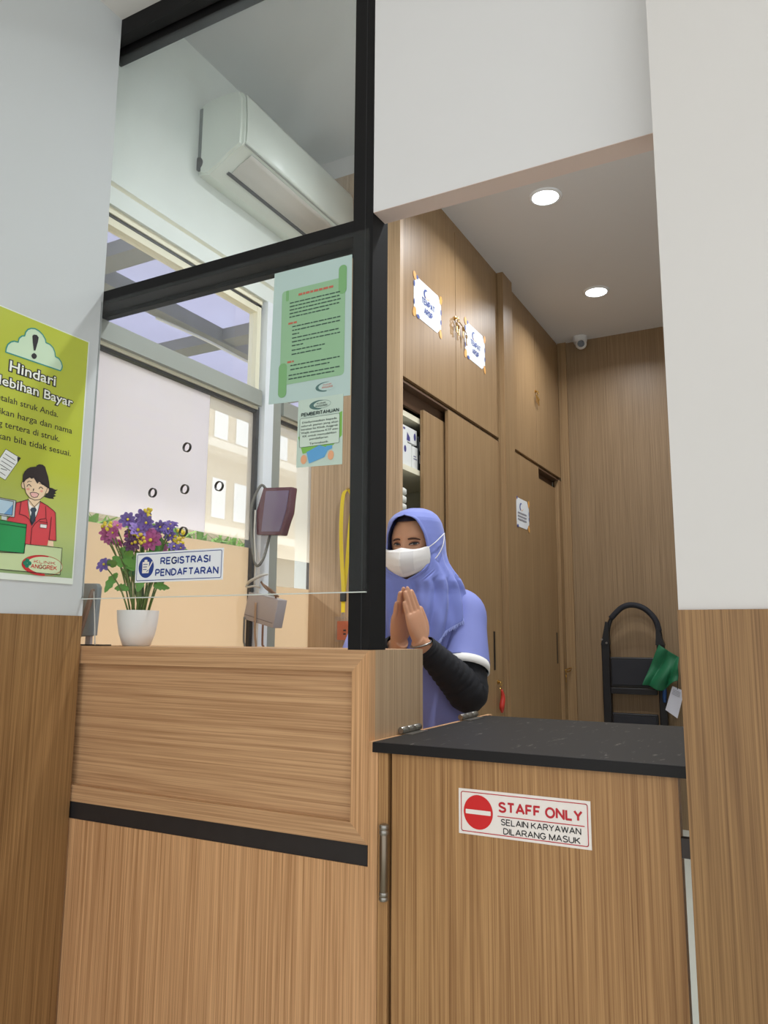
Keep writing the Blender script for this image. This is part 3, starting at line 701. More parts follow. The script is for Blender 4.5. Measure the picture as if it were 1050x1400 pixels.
F = FY(1.5910)
pb = polys('announcement', mat('laminated_pale', rgb(196, 214, 200), 0.25), F, [[(-1.109, 1.6215), (-0.9735, 1.617), (-0.973, 1.796), (-1.107, 1.7965)]], 0.0004, None)
pb.modifiers.new('thickness', 'SOLIDIFY').thickness = 0.0006
tag(pb, 'small PEMBERITAHUAN notice with a blue face mask drawing on the glass', 'notice')
polys('green_backdrop', mat('notice_leaf', rgb(128, 186, 84), 0.4), F, [[(-1.105, 1.700), (-0.975, 1.752), (-0.975, 1.690), (-1.0, 1.668), (-1.09, 1.655)]], 0.0008, pb)
polys('text_panel', mat('notice_panel', rgb(206, 222, 206), 0.4), F, [rrect(-1.100, -0.982, 1.672, 1.747, 0.004)], 0.0012, pb)
polys('panel_border', TXT, F, stroke(rrect(-1.100, -0.982, 1.672, 1.747, 0.004), 0.0009, True), 0.0015, pb)
polys('logo_mark', SLATE, F, [oval(-1.043, 1.777, 0.030, 0.0120, 30)[6:24]+oval(-1.036, 1.7775, 0.024, 0.0095, 30)[6:24][::-1]], 0.0008, pb)
polys('logo_ring', SLATE, F, stroke(oval(-1.036, 1.7775, 0.027, 0.010, 30), 0.0007, True), 0.0012, pb)
lettering('lettering', mat('notice_dark_ink', rgb(50, 66, 62), 0.5), F, [('Diinformasikan kepada', -1.093, -0.99, 1.7335, 0.0052, 0.012), ('seluruh pasien yang akan', -1.096, -0.986, 1.7245, 0.0052, 0.012),
  ('berobat ke Klinik Anggrek', -1.096, -0.986, 1.7155, 0.0052, 0.012), ('Wajib membawa KTP atau', -1.096, -0.986, 1.7065, 0.0052, 0.012), ('KK untuk memudahkan', -1.091, -0.991, 1.6975, 0.0052, 0.012), ('pendaftaran', -1.07, -1.015, 1.6885, 0.0052, 0.012), ('Terimakasih', -1.07, -1.015, 1.6765, 0.0052, 0.012),
  ('KLINIK', -1.05, -1.022, 1.7785, 0.004, 0.005), ('ANGGREK', -1.055, -1.017, 1.7715, 0.005, 0.005)], 0.0017, pb)
caps('heading', bpy.data.materials['notice_dark_ink'], F, [('PEMBERITAHUAN', -1.097, -0.984, 1.7515, 0.0098, 0.2)], 0.0017, pb)
polys('mask_drawing', mat('print_blue', rgb(96, 164, 214), 0.4), F, [[(-1.078, 1.658), (-1.040, 1.672), (-1.012, 1.662), (-1.024, 1.640), (-1.070, 1.628)], [(-1.02, 1.668), (-1.002, 1.668), (-1.002, 1.660), (-1.018, 1.655)]], 0.0017, pb)
polys_each('hand_drawing', mat('print_skin', rgb(232, 170, 128), 0.4), F, [oval(-1.086, 1.640, 0.009, 0.012, 18), oval(-1.006, 1.643, 0.009, 0.012, 18)], 0.0017, pb)

# ================================================================== YELLOW POSTER ON THE LEFT WALL
F = FX(-1.857)
PH = 0.0035
po = boxes('wall_poster', mat('poster_white', rgb(222, 228, 216), 0.4), [(-1.857, -1.8535, 1.172, 1.5565, 1.345, 2.077)])
tag(po, 'lime green Hindari Kelebihan Bayar poster with a cartoon cashier on left wall', 'poster')
def pmix():
    m = mat('poster_lime', rgb(186, 204, 40), 0.4); N = m.node_tree.nodes; L = m.node_tree.links
    tc = N.new('ShaderNodeTexCoord'); sp = N.new('ShaderNodeSeparateXYZ'); L.new(tc.outputs['Generated'], sp.inputs[0])
    r = N.new('ShaderNodeValToRGB'); e = r.color_ramp.elements
    e[0].position = 0.0; e[0].color = rgb(150, 176, 120); e[1].position = 0.42; e[1].color = rgb(180, 188, 54)
    q = r.color_ramp.elements.new(0.16); q.color = rgb(178, 192, 116)
    L.new(sp.outputs['Z'], r.inputs[0]); L.new(r.outputs[0], N['Principled BSDF'].inputs['Base Color']); return m
polys('printed_field', pmix(), F, [[(1.175, 1.362), (1.552, 1.362), (1.552, 2.074), (1.175, 2.074)]], PH+0.0003, po)
def col(n, *c): return mat('print_'+n, rgb(*c), 0.45)
K = col('outline', 30, 24, 26); SKN = col('skin_tone', 236, 206, 170)
def art(name, m, L, h): return polys(name, m, F, L, PH+h, po)
def line(*ks, w=0.0022, closed=False):
    o = []
    for k in ks: o += stroke(ART[k], w, closed)
    return o
art('cloud', col('cloud', 200, 222, 190), [ART['cloud']], 0.0008)
art('cloud_outline', col('teal', 40, 140, 128), line('cloud', w=0.0035, closed=True), 0.0012)
art('exclamation_mark', K, [ART['exc'], ART['dot']], 0.0014)
art('paper', col('page', 238, 240, 236), [ART['paper']], 0.0006)
art('paper_lines', K, line('pl0', 'pl1', 'pl2', 'pl3', 'pl4', 'pl5', w=0.0016)+line('paper', w=0.0012, closed=True)+[ART['pcorner']], 0.0009)
art('ponytail', K, [ART['ponytail']], 0.0006)
art('jacket', col('red', 212, 70, 76), [ART['jacket']], 0.0008)
art('shirt', col('shirt', 240, 236, 230), [ART['shirt'], ART['badge']], 0.0011)
art('neck', SKN, [ART['neck'], ART['hand'], ART['ear_a'], ART['ear_b']], 0.0013)
art('tie', col('tie', 54, 66, 80), [ART['tie']], 0.0015)
art('face', SKN, [ART['face']], 0.0017)
art('hair', col('hair', 44, 30, 30), [ART['hair']], 0.0019)
art('cheeks', col('pink', 232, 160, 140), [ART['cheek_a'], ART['cheek_b']], 0.0019)
art('mouth', col('mouth', 232, 180, 170), [ART['mouth']], 0.0019)
art('line_work', K, line('mouth', 'hair', w=0.0016, closed=True)+line('eye_a', 'eye_b', w=0.0022)+line('brow_a', 'brow_b', 'pocket', 'pen', w=0.0014)+line('face', 'ear_a', 'ear_b', w=0.0014)
    + line('lap_a', 'lap_b', 'slv', 'jout', 'jout2', w=0.0016)+line('shirt', w=0.0014, closed=True)+line('badge', w=0.0012, closed=True)+[ART['nose']], 0.0022)
art('counter_drawing', col('desk', 196, 212, 160), [ART['counter']], 0.0019)
art('cash_box', col('green', 38, 150, 82), [ART['gbox']], 0.0023)
art('monitor', col('silver', 206, 214, 214), [ART['monitor'], ART['stand']], 0.0025)
art('screen', col('screen', 188, 216, 232), [ART['screen']], 0.0028)
art('screen_glare', col('glare', 112, 164, 210), [ART['glare']], 0.0031)
art('object_outlines', K, line('counter', 'gbox', 'monitor', 'screen', w=0.0015, closed=True)+line('gline', w=0.0013), 0.0033)
LRED = col('logo_red', 200, 44, 48)
art('logo_swoosh', LRED, [oval(1.449, 1.3905, 0.066, 0.0285, 48)[10:38]], 0.0023)
art('logo_field', col('desk_b', 206, 220, 176), [oval(1.4565, 1.3915, 0.058, 0.0235, 48)], 0.0027)
art('logo_ring', LRED, stroke(oval(1.449, 1.3905, 0.0655, 0.028, 48), 0.0011, True), 0.0029)
art('logo_cross', col('cross', 20, 120, 90), [oval(1.399+dx, 1.393+dz, 0.0065, 0.006, 14) for dx, dz in ((0.007, 0), (-0.007, 0), (0, 0.007), (0, -0.007))], 0.0031)
caps('logo_lettering', LRED, F, [('KLINIK', 1.420, 1.490, 1.3955, 0.0085, 0.16), ('ANGGREK', 1.411, 1.496, 1.3805, 0.0120, 0.17)], PH+0.0031, po)
HD = [('Hindari', 1.299, 1.447, 1.9065, 0.030), ('Kelebihan Bayar', 1.222, 1.511, 1.861, 0.027)]
lettering('heading_outline', K, F, [r+(0.085,) for r in [('Hindari', 1.2955, 1.4505, 1.9065, 0.030), ('Kelebihan Bayar', 1.2185, 1.5145, 1.861, 0.027)]], PH+0.0008, po)
lettering('heading', col('heading', 236, 238, 226), F, [r+(0.012,) for r in HD], PH+0.0012, po)
lettering('body_text', K, F, [('Mintalah struk Anda.', 1.243, 1.464, 1.8180, 0.018, 0.004), ('Sesuaikan harga dan nama', 1.215, 1.516, 1.7815, 0.018, 0.004),
    ('yang tertera di struk.', 1.243, 1.475, 1.7485, 0.018, 0.004), ('Laporkan bila tidak sesuai.', 1.214, 1.517, 1.7145, 0.018, 0.004)], PH+0.0008, po)

# ================================================================== AIR CONDITIONER
ac = thing('air_conditioner', 'white split air conditioner high on the wall above the window', 'air conditioner', (WX, 2.5, 2.95))
ACW = mat('ac_white', rgb(226, 232, 222), 0.35); ACL = mat('ac_louvre', rgb(206, 200, 190), 0.4); ACD = mat('ac_dark', rgb(40, 40, 42), 0.5)
AY0, AY1 = 2.085, 2.91
prof = [(WX, 2.958), (-1.90, 2.947), (-1.845, 2.972), (-1.80, 3.000), (-1.765, 3.016), (-1.745, 3.022), (-1.735, 3.035), (-1.7335, 3.09), (-1.735, 3.15), (-1.740, 3.225), (-1.752, 3.246), (-1.80, 3.256), (-1.86, 3.258), (WX, 3.25)]
def ext(name, L, y0, y1, m, parent, smooth=True):
    bm = bmesh.new()
    a = [bm.verts.new((x, y0, z)) for x, z in L]; b = [bm.verts.new((x, y1, z)) for x, z in L]
    bm.faces.new(a); bm.faces.new(b[::-1])
    for i in range(len(L)): bm.faces.new((a[i], b[i], b[(i+1) % len(L)], a[(i+1) % len(L)]))
    o = obj(name, bm, m, parent)
    return sharp(o, 35) if smooth else o
ext('casing', prof, AY0+0.012, AY1-0.012, ACW, ac)
# moulded end caps
for y0, y1 in ((AY0, AY0+0.012), (AY1-0.012, AY1)):
    ext('end_cap', [(x*1.0, z) for x, z in [(WX+0.02, 2.962), (-1.90, 2.951), (-1.845, 2.975), (-1.80, 3.004), (-1.765, 3.020), (-1.748, 3.028), (-1.745, 3.09), (-1.746, 3.15), (-1.750, 3.22), (-1.762, 3.242), (-1.80, 3.250), (-1.86, 3.252), (WX+0.02, 3.244)]], y0, y1, ACW, ac)
boxes('back_plate', mat('ac_back', rgb(120, 126, 124), 0.6), [(WX+0.001, WX+0.016, AY0+0.003, AY1-0.003, 2.985, 3.235)], ac)
bm = bmesh.new(); tube(bm, [(WX+0.004, AY0-0.001, 3.0), (WX+0.004, AY0+0.02, 3.0)], 0.026, 20); obj('pipe_hole', bm, ACD, ac)
# front panel, louvre, outlet
bm = bmesh.new()
def strip(bm, L, y0, y1, off):
    a = [bm.verts.new((x+off[0], y0, z+off[1])) for x, z in L]; b = [bm.verts.new((x+off[0], y1, z+off[1])) for x, z in L]
    for i in range(len(L)-1): bm.faces.new((a[i], b[i], b[i+1], a[i+1]))
fp = [(-1.7345, 3.030), (-1.7315, 3.045), (-1.7295, 3.09), (-1.731, 3.15), (-1.736, 3.222), (-1.744, 3.240)]
strip(bm, fp, AY0+0.02, AY1-0.02, (0.002, 0))
obj('front_panel', bm, ACW, ac, smooth=True, mods=[('SOLIDIFY', dict(thickness=0.004, offset=0))])
bm = bmesh.new()
strip(bm, [(-1.842, 2.9725), (-1.80, 2.9985), (-1.765, 3.0135), (-1.748, 3.020)], AY0+0.075, AY1-0.075, (0.0008, -0.003))
obj('louvre', bm, ACL, ac, smooth=True, mods=[('SOLIDIFY', dict(thickness=0.003, offset=0))])
bm = bmesh.new()
strip(bm, [(-1.856, 2.9655), (-1.844, 2.972)], AY0+0.06, AY1-0.06, (0.0005, -0.002))
obj('air_outlet', bm, ACD, ac, mods=[('SOLIDIFY', dict(thickness=0.003, offset=0))])
boxes('panel_line', ALU_D, [(-1.7375, -1.733, AY0+0.02, AY1-0.02, 3.0255, 3.0285)], ac)
ck = mat('sensor_dark', rgb(70, 74, 74), 0.5)
bm = bmesh.new(); tube(bm, [(-1.85, 2.782, 3.255), (-1.85, 2.782, 3.29)], 0.007, 10); tube(bm, [(-1.85, 2.772, 3.292), (-1.85, 2.80, 3.30)], 0.010, 10)
obj('sensor', bm, ck, ac)
AF = (Vector((-1.7255, 0, 0)), Vector((0, 1, 0)), Vector((-0.02, 0, 1)), Vector((1, 0, 0)))
polys('badge', mat('ac_badge', rgb(150, 150, 140), 0.4), (Vector((-1.7242, 0, 0)),)+AF[1:], stroke([(2.47, 3.082), (2.53, 3.082)], 0.004)+stroke([(2.475, 3.072), (2.525, 3.072)], 0.004)+stroke([(2.48, 3.063), (2.52, 3.063)], 0.003), 0.0, ac)

# ================================================================== STAFF CABINETS
KX = -1.5
INN = mat('cabinet_inner', rgb(206, 204, 180), 0.6); SHF = mat('shelf_edge', rgb(232, 226, 200), 0.5); RECESS = mat('cabinet_track', rgb(92, 66, 46), 0.6)
def rect_door(name, y0, y1, z0, z1, x1, parent, th=0.018, m=None):
    return bx(name, m or OAK_C, x1-th, x1, y0, y1, z0, z1, parent, 0.001)
def slot(parent, y, z0, z1, x):
    return boxes('slot_handle', mat('handle_black', rgb(28, 24, 22), 0.4), [(x-0.002, x+0.0015, y-0.012, y+0.012, z0, z1)], parent)
def knob(parent, y, z, x, n='lock'):
    bm = bmesh.new(); tube(bm, [(x, y, z), (x+0.006, y, z)], 0.011, 18); tube(bm, [(x+0.006, y, z), (x+0.010, y, z)], 0.007, 14)
    return sharp(obj(n, bm, BRASS, parent))
c1 = thing('storage_cabinet', 'tall oak storage cabinet beside the person, its sliding door open on white shelves', 'cabinet', (-1.73, 3.55, 0), group=None)
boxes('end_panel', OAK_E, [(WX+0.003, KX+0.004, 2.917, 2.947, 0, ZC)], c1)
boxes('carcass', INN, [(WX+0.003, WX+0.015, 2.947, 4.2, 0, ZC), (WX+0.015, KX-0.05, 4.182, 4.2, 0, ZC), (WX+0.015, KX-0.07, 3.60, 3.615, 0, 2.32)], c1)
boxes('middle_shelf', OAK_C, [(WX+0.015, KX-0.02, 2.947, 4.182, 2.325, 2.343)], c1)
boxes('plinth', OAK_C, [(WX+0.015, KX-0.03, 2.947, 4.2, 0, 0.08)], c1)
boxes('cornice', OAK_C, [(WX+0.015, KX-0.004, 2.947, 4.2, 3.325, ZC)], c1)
boxes('sliding_track', RECESS, [(KX-0.06, KX-0.045, 2.947, 4.19, 2.245, 2.325), (KX-0.045, KX-0.002, 2.947, 4.19, 2.318, 2.325)], c1)
for z in (2.222, 1.972, 1.62, 1.2): boxes('shelf', SHF, [(WX+0.015, KX-0.05, 2.949, 3.60, z-0.025, z)], c1)
d = rect_door('door', 2.949, 3.555, 2.345, 3.323, KX, c1); knob(d, 3.545, 2.835, KX)
d = rect_door('door', 3.560, 4.190, 2.345, 3.323, KX, c1)
d = rect_door('sliding_door', 3.222, 3.95, 0.08, 2.262, KX-0.026, c1)
d = rect_door('sliding_door', 3.452, 4.193, 0.08, 2.322, KX, c1); slot(d, 4.055, 1.03, 1.235, KX); knob(d, 4.10, 0.965, KX)

c2 = thing('storage_cabinet', 'far oak storage cabinet next to the back wall with a small low label', 'cabinet', (-1.73, 4.9, 0))
boxes('carcass', INN, [(WX+0.003, WX+0.015, 4.372, 5.49, 0, ZC), (WX+0.015, KX-0.05, 4.372, 4.39, 0, ZC), (WX+0.015, KX-0.05, 5.44, 5.455, 0, ZC)], c2)
boxes('middle_shelf', OAK_C, [(WX+0.015, KX-0.02, 4.39, 5.44, 2.325, 2.343)], c2)
boxes('cornice', OAK_C, [(WX+0.015, KX-0.004, 4.372, 5.492, 3.325, ZC)], c2)
boxes('plinth', OAK_C, [(WX+0.015, KX-0.03, 4.39, 5.44, 0, 0.08)], c2)
boxes('sliding_track', RECESS, [(KX-0.06, KX-0.052, 4.39, 5.455, 2.245, 2.325), (KX-0.052, KX-0.002, 4.95, 5.455, 2.316, 2.325)], c2)
boxes('edge_stile', OAK_C, [(KX-0.03, KX, 5.42, 5.492, 0.08, 2.323)], c2)
d = rect_door('door', 4.376, 4.925, 2.345, 3.323, KX, c2); knob(d, 4.915, 2.835, KX)
d = rect_door('door', 4.931, 5.488, 2.345, 3.323, KX, c2)
d = rect_door('sliding_door', 4.376, 4.945, 0.08, 2.322, KX, c2); knob(d, 4.385, 0.965, KX)
d = rect_door('sliding_door', 4.80, 5.42, 0.08, 2.265, KX-0.026, c2); slot(d, 5.36, 1.03, 1.24, KX-0.026)
pil = struct(boxes('trim_6', OAK_C, [(WX+0.003, KX+0.035, 4.203, 4.368, 0, ZC)]))      # upright between the two cabinets

# archive labels: paper with clipped corners and orange and blue corner ornaments
ORG = mat('print_orange', rgb(232, 168, 84), 0.5); NAVY = mat('print_navy', rgb(66, 84, 150), 0.5); GREYI = mat('print_grey', rgb(150, 150, 158), 0.5)
def archive(name, y0, y1, z0, z1, x, rows, label, grp=None):
    F = FX(x+0.0014); w, h = y1-y0, z1-z0; c = 0.035
    o = polys(name, PAPER, F, [[(y0+c, z0), (y1-c*1.4, z0), (y1, z0+c), (y1, z1-c*1.2), (y1-c, z1), (y0+c*1.3, z1), (y0, z1-c), (y0, z0+c*1.2)]], 0, None)
    o.modifiers.new('thickness', 'SOLIDIFY').thickness = 0.0006
    tag(o, label, 'label', grp)
    polys_each('ornament', ORG, F, [oval(y0+0.010, z1-0.004, 0.016, 0.022, 12, 0.5), oval(y1-0.004, z1-0.012, 0.016, 0.024, 12, -0.3), oval(y0+0.006, z0+0.014, 0.017, 0.026, 12, -0.4), oval(y1-0.008, z0+0.008, 0.015, 0.024, 12, 0.4)], 0.0008, o)
    polys_each('ornament', NAVY, F, [oval(y0+0.036, z1-0.002, 0.012, 0.010, 10), oval(y0+0.003, z1-0.045, 0.008, 0.016, 10), oval(y0+0.045, z0+0.004, 0.016, 0.010, 10), oval(y1-0.003, z0+0.07, 0.007, 0.014, 10), oval(y1-0.002, z1-0.075, 0.006, 0.016, 10), oval(y0+0.002, z0+0.062, 0.006, 0.014, 10)], 0.0011, o)
    m = (y0+y1)/2
    polys('logo_mark', NAVY, F, [oval(m-0.02, z1-0.052, 0.030, 0.026, 24)[5:17]+oval(m-0.012, z1-0.052, 0.022, 0.020, 24)[5:17][::-1]], 0.0010, o)
    polys('logo_ring', ORG, F, stroke(oval(m-0.008, z1-0.052, 0.026, 0.019, 24)[14:24], 0.003), 0.0010, o)
    caps('lettering', NAVY, F, rows, 0.0012, o) if rows else None
    return o
archive('archive_label', 3.062, 3.370, 2.675, 2.872, KX, [('TEMPAT', 3.145, 3.292, 2.763, 0.032, 0.2), ('ARSIP', 3.172, 3.268, 2.718, 0.032, 0.2)], 'white TEMPAT ARSIP label on the upper cabinet door nearest the post')
archive('archive_label', 3.682, 3.975, 2.680, 2.880, KX, [('TEMPAT', 3.757, 3.904, 2.770, 0.032, 0.2), ('ARSIP', 3.782, 3.878, 2.725, 0.032, 0.2)], 'white TEMPAT ARSIP label just right of the hanging keys')
lo = archive('archive_label', 4.445, 4.712, 1.868, 2.046, KX, [], 'small white paper label low on the far cabinet below the TEMPAT ARSIP labels')
polys('small_print', GREYI, FX(KX+0.0014), [q for z in (1.950, 1.930, 1.910) for q in [[(4.49, z), (4.66, z), (4.66, z+0.010), (4.49, z+0.010)]]], 0.0012, lo)

# ---- keys hanging in the locks
def keys(y, z, x, label, n=2, red=False, hasp=False):
    k = thing('key_bunch', label, 'keys', (x, y, z))
    bm = bmesh.new(); tube(bm, [(x+0.018, y+0.012*math.cos(2*PI*i/20), z-0.010+0.012*math.sin(2*PI*i/20)) for i in range(20)], 0.0022, 8, closed=True); obj('ring', bm, BRASS, k, smooth=True)
    for i in range(n):
        yy = y+0.012*(i-(n-1)/2)*2; zz = z-0.035-0.006*i
        bm = bmesh.new()
        tube(bm, [(x+0.016, yy+0.008*math.cos(2*PI*q/16), zz-0.004+0.009*math.sin(2*PI*q/16)) for q in range(16)], 0.0026, 8, closed=True)
        box(bm, x+0.0145, x+0.0175, yy-0.0035, yy+0.0035, zz-0.048, zz-0.012); box(bm, x+0.0145, x+0.0175, yy+0.0035, yy+0.009, zz-0.047, zz-0.040); box(bm, x+0.0145, x+0.0175, yy+0.0035, yy+0.008, zz-0.034, zz-0.029)
        obj('key', bm, BRASS, k)
    bm = bmesh.new(); tube(bm, [(x+0.009, y, z), (x+0.02, y, z)], 0.004, 8); obj('key_stem', bm, BRASS, k)
    if red:
        bm = bmesh.new(); stube(bm, [(x+0.02, y, z-0.04), (x+0.024, y+0.01, z-0.08), (x+0.022, y-0.004, z-0.13), (x+0.02, y+0.006, z-0.16)], [0.006, 0.012, 0.014, 0.006]); obj('red_tag', bm, mat('tag_red', rgb(190, 50, 36), 0.5), k, smooth=True)
    if hasp:
        bm = bmesh.new(); stube(bm, [(x+0.012, y, z), (x+0.03, y+0.05, z+0.012), (x+0.03, y+0.10, z+0.008), (x+0.02, y+0.06, z-0.012), (x+0.012, y, z-0.006)], [0.004]*5, n=8); obj('hasp', bm, BRASS, k, smooth=True)
    return k
keys(3.548, 2.835, KX, 'brass keys hanging between the two TEMPAT ARSIP doors', 2)
# second loop of keys beside the lock
kk = thing('key_bunch', 'brass keys hooked beside the lock, touching the second TEMPAT ARSIP door', 'keys', (KX, 3.64, 2.80))
bm = bmesh.new(); stube(bm, [(KX+0.014, 3.56, 2.825), (KX+0.02, 3.60, 2.81), (KX+0.02, 3.64, 2.795), (KX+0.018, 3.66, 2.79)], [0.0025]*4, n=8); obj('chain', bm, BRASS, kk, smooth=True)
for yy, zz in ((3.62, 2.80), (3.665, 2.775)):
    bm = bmesh.new(); tube(bm, [(KX+0.016, yy+0.009*math.cos(2*PI*q/16), zz+0.009*math.sin(2*PI*q/16)) for q in range(16)], 0.0028, 8, closed=True)
    box(bm, KX+0.0145, KX+0.0175, yy-0.0035, yy+0.0035, zz-0.05, zz-0.008); box(bm, KX+0.0145, KX+0.0175, yy, yy+0.009, zz-0.048, zz-0.040); obj('key', bm, BRASS, kk)
keys(4.918, 2.835, KX, 'brass keys in the lock of the far upper cabinet doors', 3)
keys(4.10, 0.965, KX, 'keys with a red tag hanging below the black slot handle near the person', 1, red=True)
keys(4.388, 0.965, KX, 'single gold key in the low lock below the small paper label', 1)
keys(5.41, 0.985, KX, 'gold padlock hasp and key low beside the back wall', 1, hasp=True)

# ---- shelf contents
BOXW = mat('carton_white', rgb(225, 226, 222), 0.55); PRB = mat('carton_blue', rgb(74, 70, 130), 0.5); DRK = mat('binder_dark', rgb(44, 46, 46), 0.5)
def carton(y0, y1, z0, z1, x1, depth, label, prints, grp='white cartons on the cabinet shelf', m=BOXW):
    o = bx('carton', m, x1-depth, x1, y0, y1, z0, z1, None, 0.0015); tag(o, label, 'box', grp)
    if prints: polys('print', PRB, FX(x1+0.0006), prints, 0, o)
    return o
SX = KX-0.058
z0 = 1.9725
carton(3.066, 3.116, z0, 2.090, SX, 0.10, 'narrow white carton at the left edge of the open shelf', [oval(3.092, 2.05, 0.012, 0.016, 14)])
carton(3.119, 3.170, z0, 2.086, SX-0.006, 0.10, 'plain white carton standing second on the open shelf', None)
carton(3.173, 3.228, z0, 2.080, SX-0.002, 0.10, 'white carton with grey print standing beside the dark binder', [[(3.183, 2.02), (3.22, 2.02), (3.22, 2.024), (3.183, 2.024)], [(3.183, 2.032), (3.21, 2.032), (3.21, 2.036), (3.183, 2.036)]])
carton(3.066, 3.222, 2.091, 2.162, SX-0.004, 0.10, 'white carton with dark blue print lying on top of the standing cartons', [[(3.115, 2.096), (3.15, 2.096), (3.15, 2.114), (3.12, 2.136)], oval(3.20, 2.128, 0.012, 0.018, 12), [(3.08, 2.142), (3.10, 2.142), (3.10, 2.152), (3.08, 2.152)]])
bd = bx('binder', DRK, SX-0.12, SX, 3.234, 3.282, z0, 2.140, None, 0.002); tag(bd, 'dark box file standing right of the white cartons', 'binder')
boxes('spine_label', PAPER, [(SX, SX+0.001, 3.242, 3.274, 2.01, 2.05), (SX, SX+0.001, 3.242, 3.274, 2.07, 2.115)], bd)
TIS = mat('tissue', rgb(214, 214, 204), 0.8, bump=0.4, bscale=60)
zz = 1.6205
for i in range(7):
    h = 0.036; bm = bmesh.new(); rk = random.Random(i)
    rings = []
    for t, s in ((0, 0.86), (0.2, 1.0), (0.8, 1.0), (1, 0.84)):
        rings.append([(SX-0.07+0.06*s*math.copysign(abs(math.cos(a))**0.5, math.cos(a)), 3.105+0.044*s*math.copysign(abs(math.sin(a))**0.5, math.sin(a))+rk.uniform(-0.001, 0.001), zz+h*t) for a in [2*PI*k/24 for k in range(24)]])
    loft(bm, rings); zz += h+0.0004
    tag(obj('tissue_pack', bm, TIS, smooth=True), 'white folded tissue pack in the stack behind the headscarf', 'tissue pack', 'stack of white tissue packs on the lower shelf')

# ================================================================== CEILING: DOWNLIGHTS, CAMERA
LAMP = emit('lamp_disc', (0.86, 0.93, 1.0, 1), 14.0); LRIM = mat('lamp_rim', rgb(235, 235, 235), 0.4)
def downlight(x, y, z, label, power, r=0.068):
    t = thing('downlight', label, 'ceiling light', (x, y, z-0.012), group=None)
    bm = bmesh.new(); lathe(bm, [(r-0.004, z-0.006), (r, z-0.010), (r+0.012, z-0.006), (r+0.014, z)], x, y, 40, False); obj('rim', bm, LRIM, t, smooth=True)
    bm = bmesh.new(); lathe(bm, [(r*0.5, z-0.009), (r, z-0.006)], x, y, 40, True); obj('diffuser', bm, LAMP, t, smooth=True)
    ld = bpy.data.lights.new('downlight_lamp', 'AREA'); ld.shape = 'DISK'; ld.size = r*1.9; ld.energy = power; ld.color = (0.93, 0.96, 1.0); ld.spread = math.radians(150)
    lo = bpy.data.objects.new('lamp', ld); COL.objects.link(lo); lo.parent = t; lo.location = (0, 0, -0.006)
    return t
downlight(-1.000, 3.530, ZC, 'bright round downlight in the ceiling nearest the doorway header', 12)
downlight(-1.030, 4.730, ZC, 'bright round downlight farther back beside the small camera', 11)

downlight(-0.62, 2.30, ZR, 'added round downlight, unseen behind the doorway header, brightening the reception', 26)  # added lamp out of view, lifts the light in the reception

cc = thing('security_camera', 'small white dome camera where ceiling meets the back wall', 'camera', (-1.315, 5.44, 3.30))
bm = bmesh.new(); lathe(bm, [(0.046, 3.328), (0.05, 3.34), (0.05, ZC)], -1.315, 5.44, 28, True); sharp(obj('base', bm, mat('cam_white', rgb(226, 226, 224), 0.4), cc))
R = Matrix.Rotation(0, 3, 'X')
bm = bmesh.new(); ball(bm, (-1.305, 5.425, 3.312), 0.040, 24, 16); obj('eyeball', bm, bpy.data.materials['cam_white'], cc, smooth=True)
bm = bmesh.new(); d_ = (Vector((0, 0, 1.6))-Vector((-1.305, 5.425, 3.312))).normalized(); c_ = Vector((-1.305, 5.425, 3.312)); tube(bm, [c_+d_*0.028, c_+d_*0.0405], [0.026, 0.024], 24); obj('lens_ring', bm, mat('cam_black', rgb(30, 30, 34), 0.2), cc)

# ================================================================== STEP LADDER, GREEN BAG, TAGS
LB = mat('ladder_black', rgb(26, 25, 27), 0.45); TR = mat('tread_rubber', rgb(36, 36, 42), 0.75, bump=0.6, bscale=400)
ld_ = thing('step_ladder', 'black folding step ladder with a tall arched handrail against the back wall', 'step ladder', (-1.03, 5.40, 0))
bm = bmesh.new()
stube(bm, [(-1.195, 5.43, 1.10), (-1.195, 5.43, 1.24), (-1.165, 5.43, 1.34), (-1.10, 5.43, 1.405), (-1.03, 5.43, 1.425), (-0.95, 5.43, 1.40), (-0.885, 5.43, 1.33), (-0.858, 5.43, 1.23), (-0.855, 5.43, 1.10)], [0.014]*9, n=16); obj('handrail', bm, LB, ld_, smooth=True)
bm = bmesh.new()
stube(bm, [(-1.172, 5.43, 1.335), (-1.10, 5.43, 1.405), (-1.03, 5.43, 1.425), (-0.95, 5.43, 1.40), (-0.885, 5.43, 1.33), (-0.862, 5.43, 1.25)], [0.019]*6, n=16); obj('foam_grip', bm, TR, ld_, smooth=True)
for x0, x1 in ((-1.238, -1.185), (-0.880, -0.832)):
    boxes('side_rail', LB, [(x0, x1, 5.405, 5.445, 0.0, 1.17)], ld_, 0.006)
for x0, x1 in ((-1.215, -1.190), (-0.878, -0.852)):
    boxes('back_leg', LB, [(x0, x1, 5.455, 5.485, 0.0, 1.0)], ld_, 0.004)
for sx, s in ((-1.21, 1), (-0.857, -1)):
    bm = bmesh.new()
    a = [(sx-0.028, 5.40, 1.16), (sx+0.028, 5.40, 1.16), (sx+0.020*s+0.004, 5.40, 1.30), (sx-0.005+0.012*s, 5.40, 1.315)]
    f = [bm.verts.new(p) for p in a]; g = [bm.verts.new((p[0], 5.445, p[2])) for p in a]
    bm.faces.new(f); bm.faces.new(g[::-1])
    for i in range(4): bm.faces.new((f[i], g[i], g[(i+1) % 4], f[(i+1) % 4]))
    obj('rail_bracket', bm, LB, ld_)
for x, z in ((-1.23, 1.195), (-1.20, 1.172)):
    bm = bmesh.new(); tube(bm, [(x, 5.396, z), (x, 5.402, z)], 0.007, 12)
    obj('rivet', bm, CHROME, ld_)
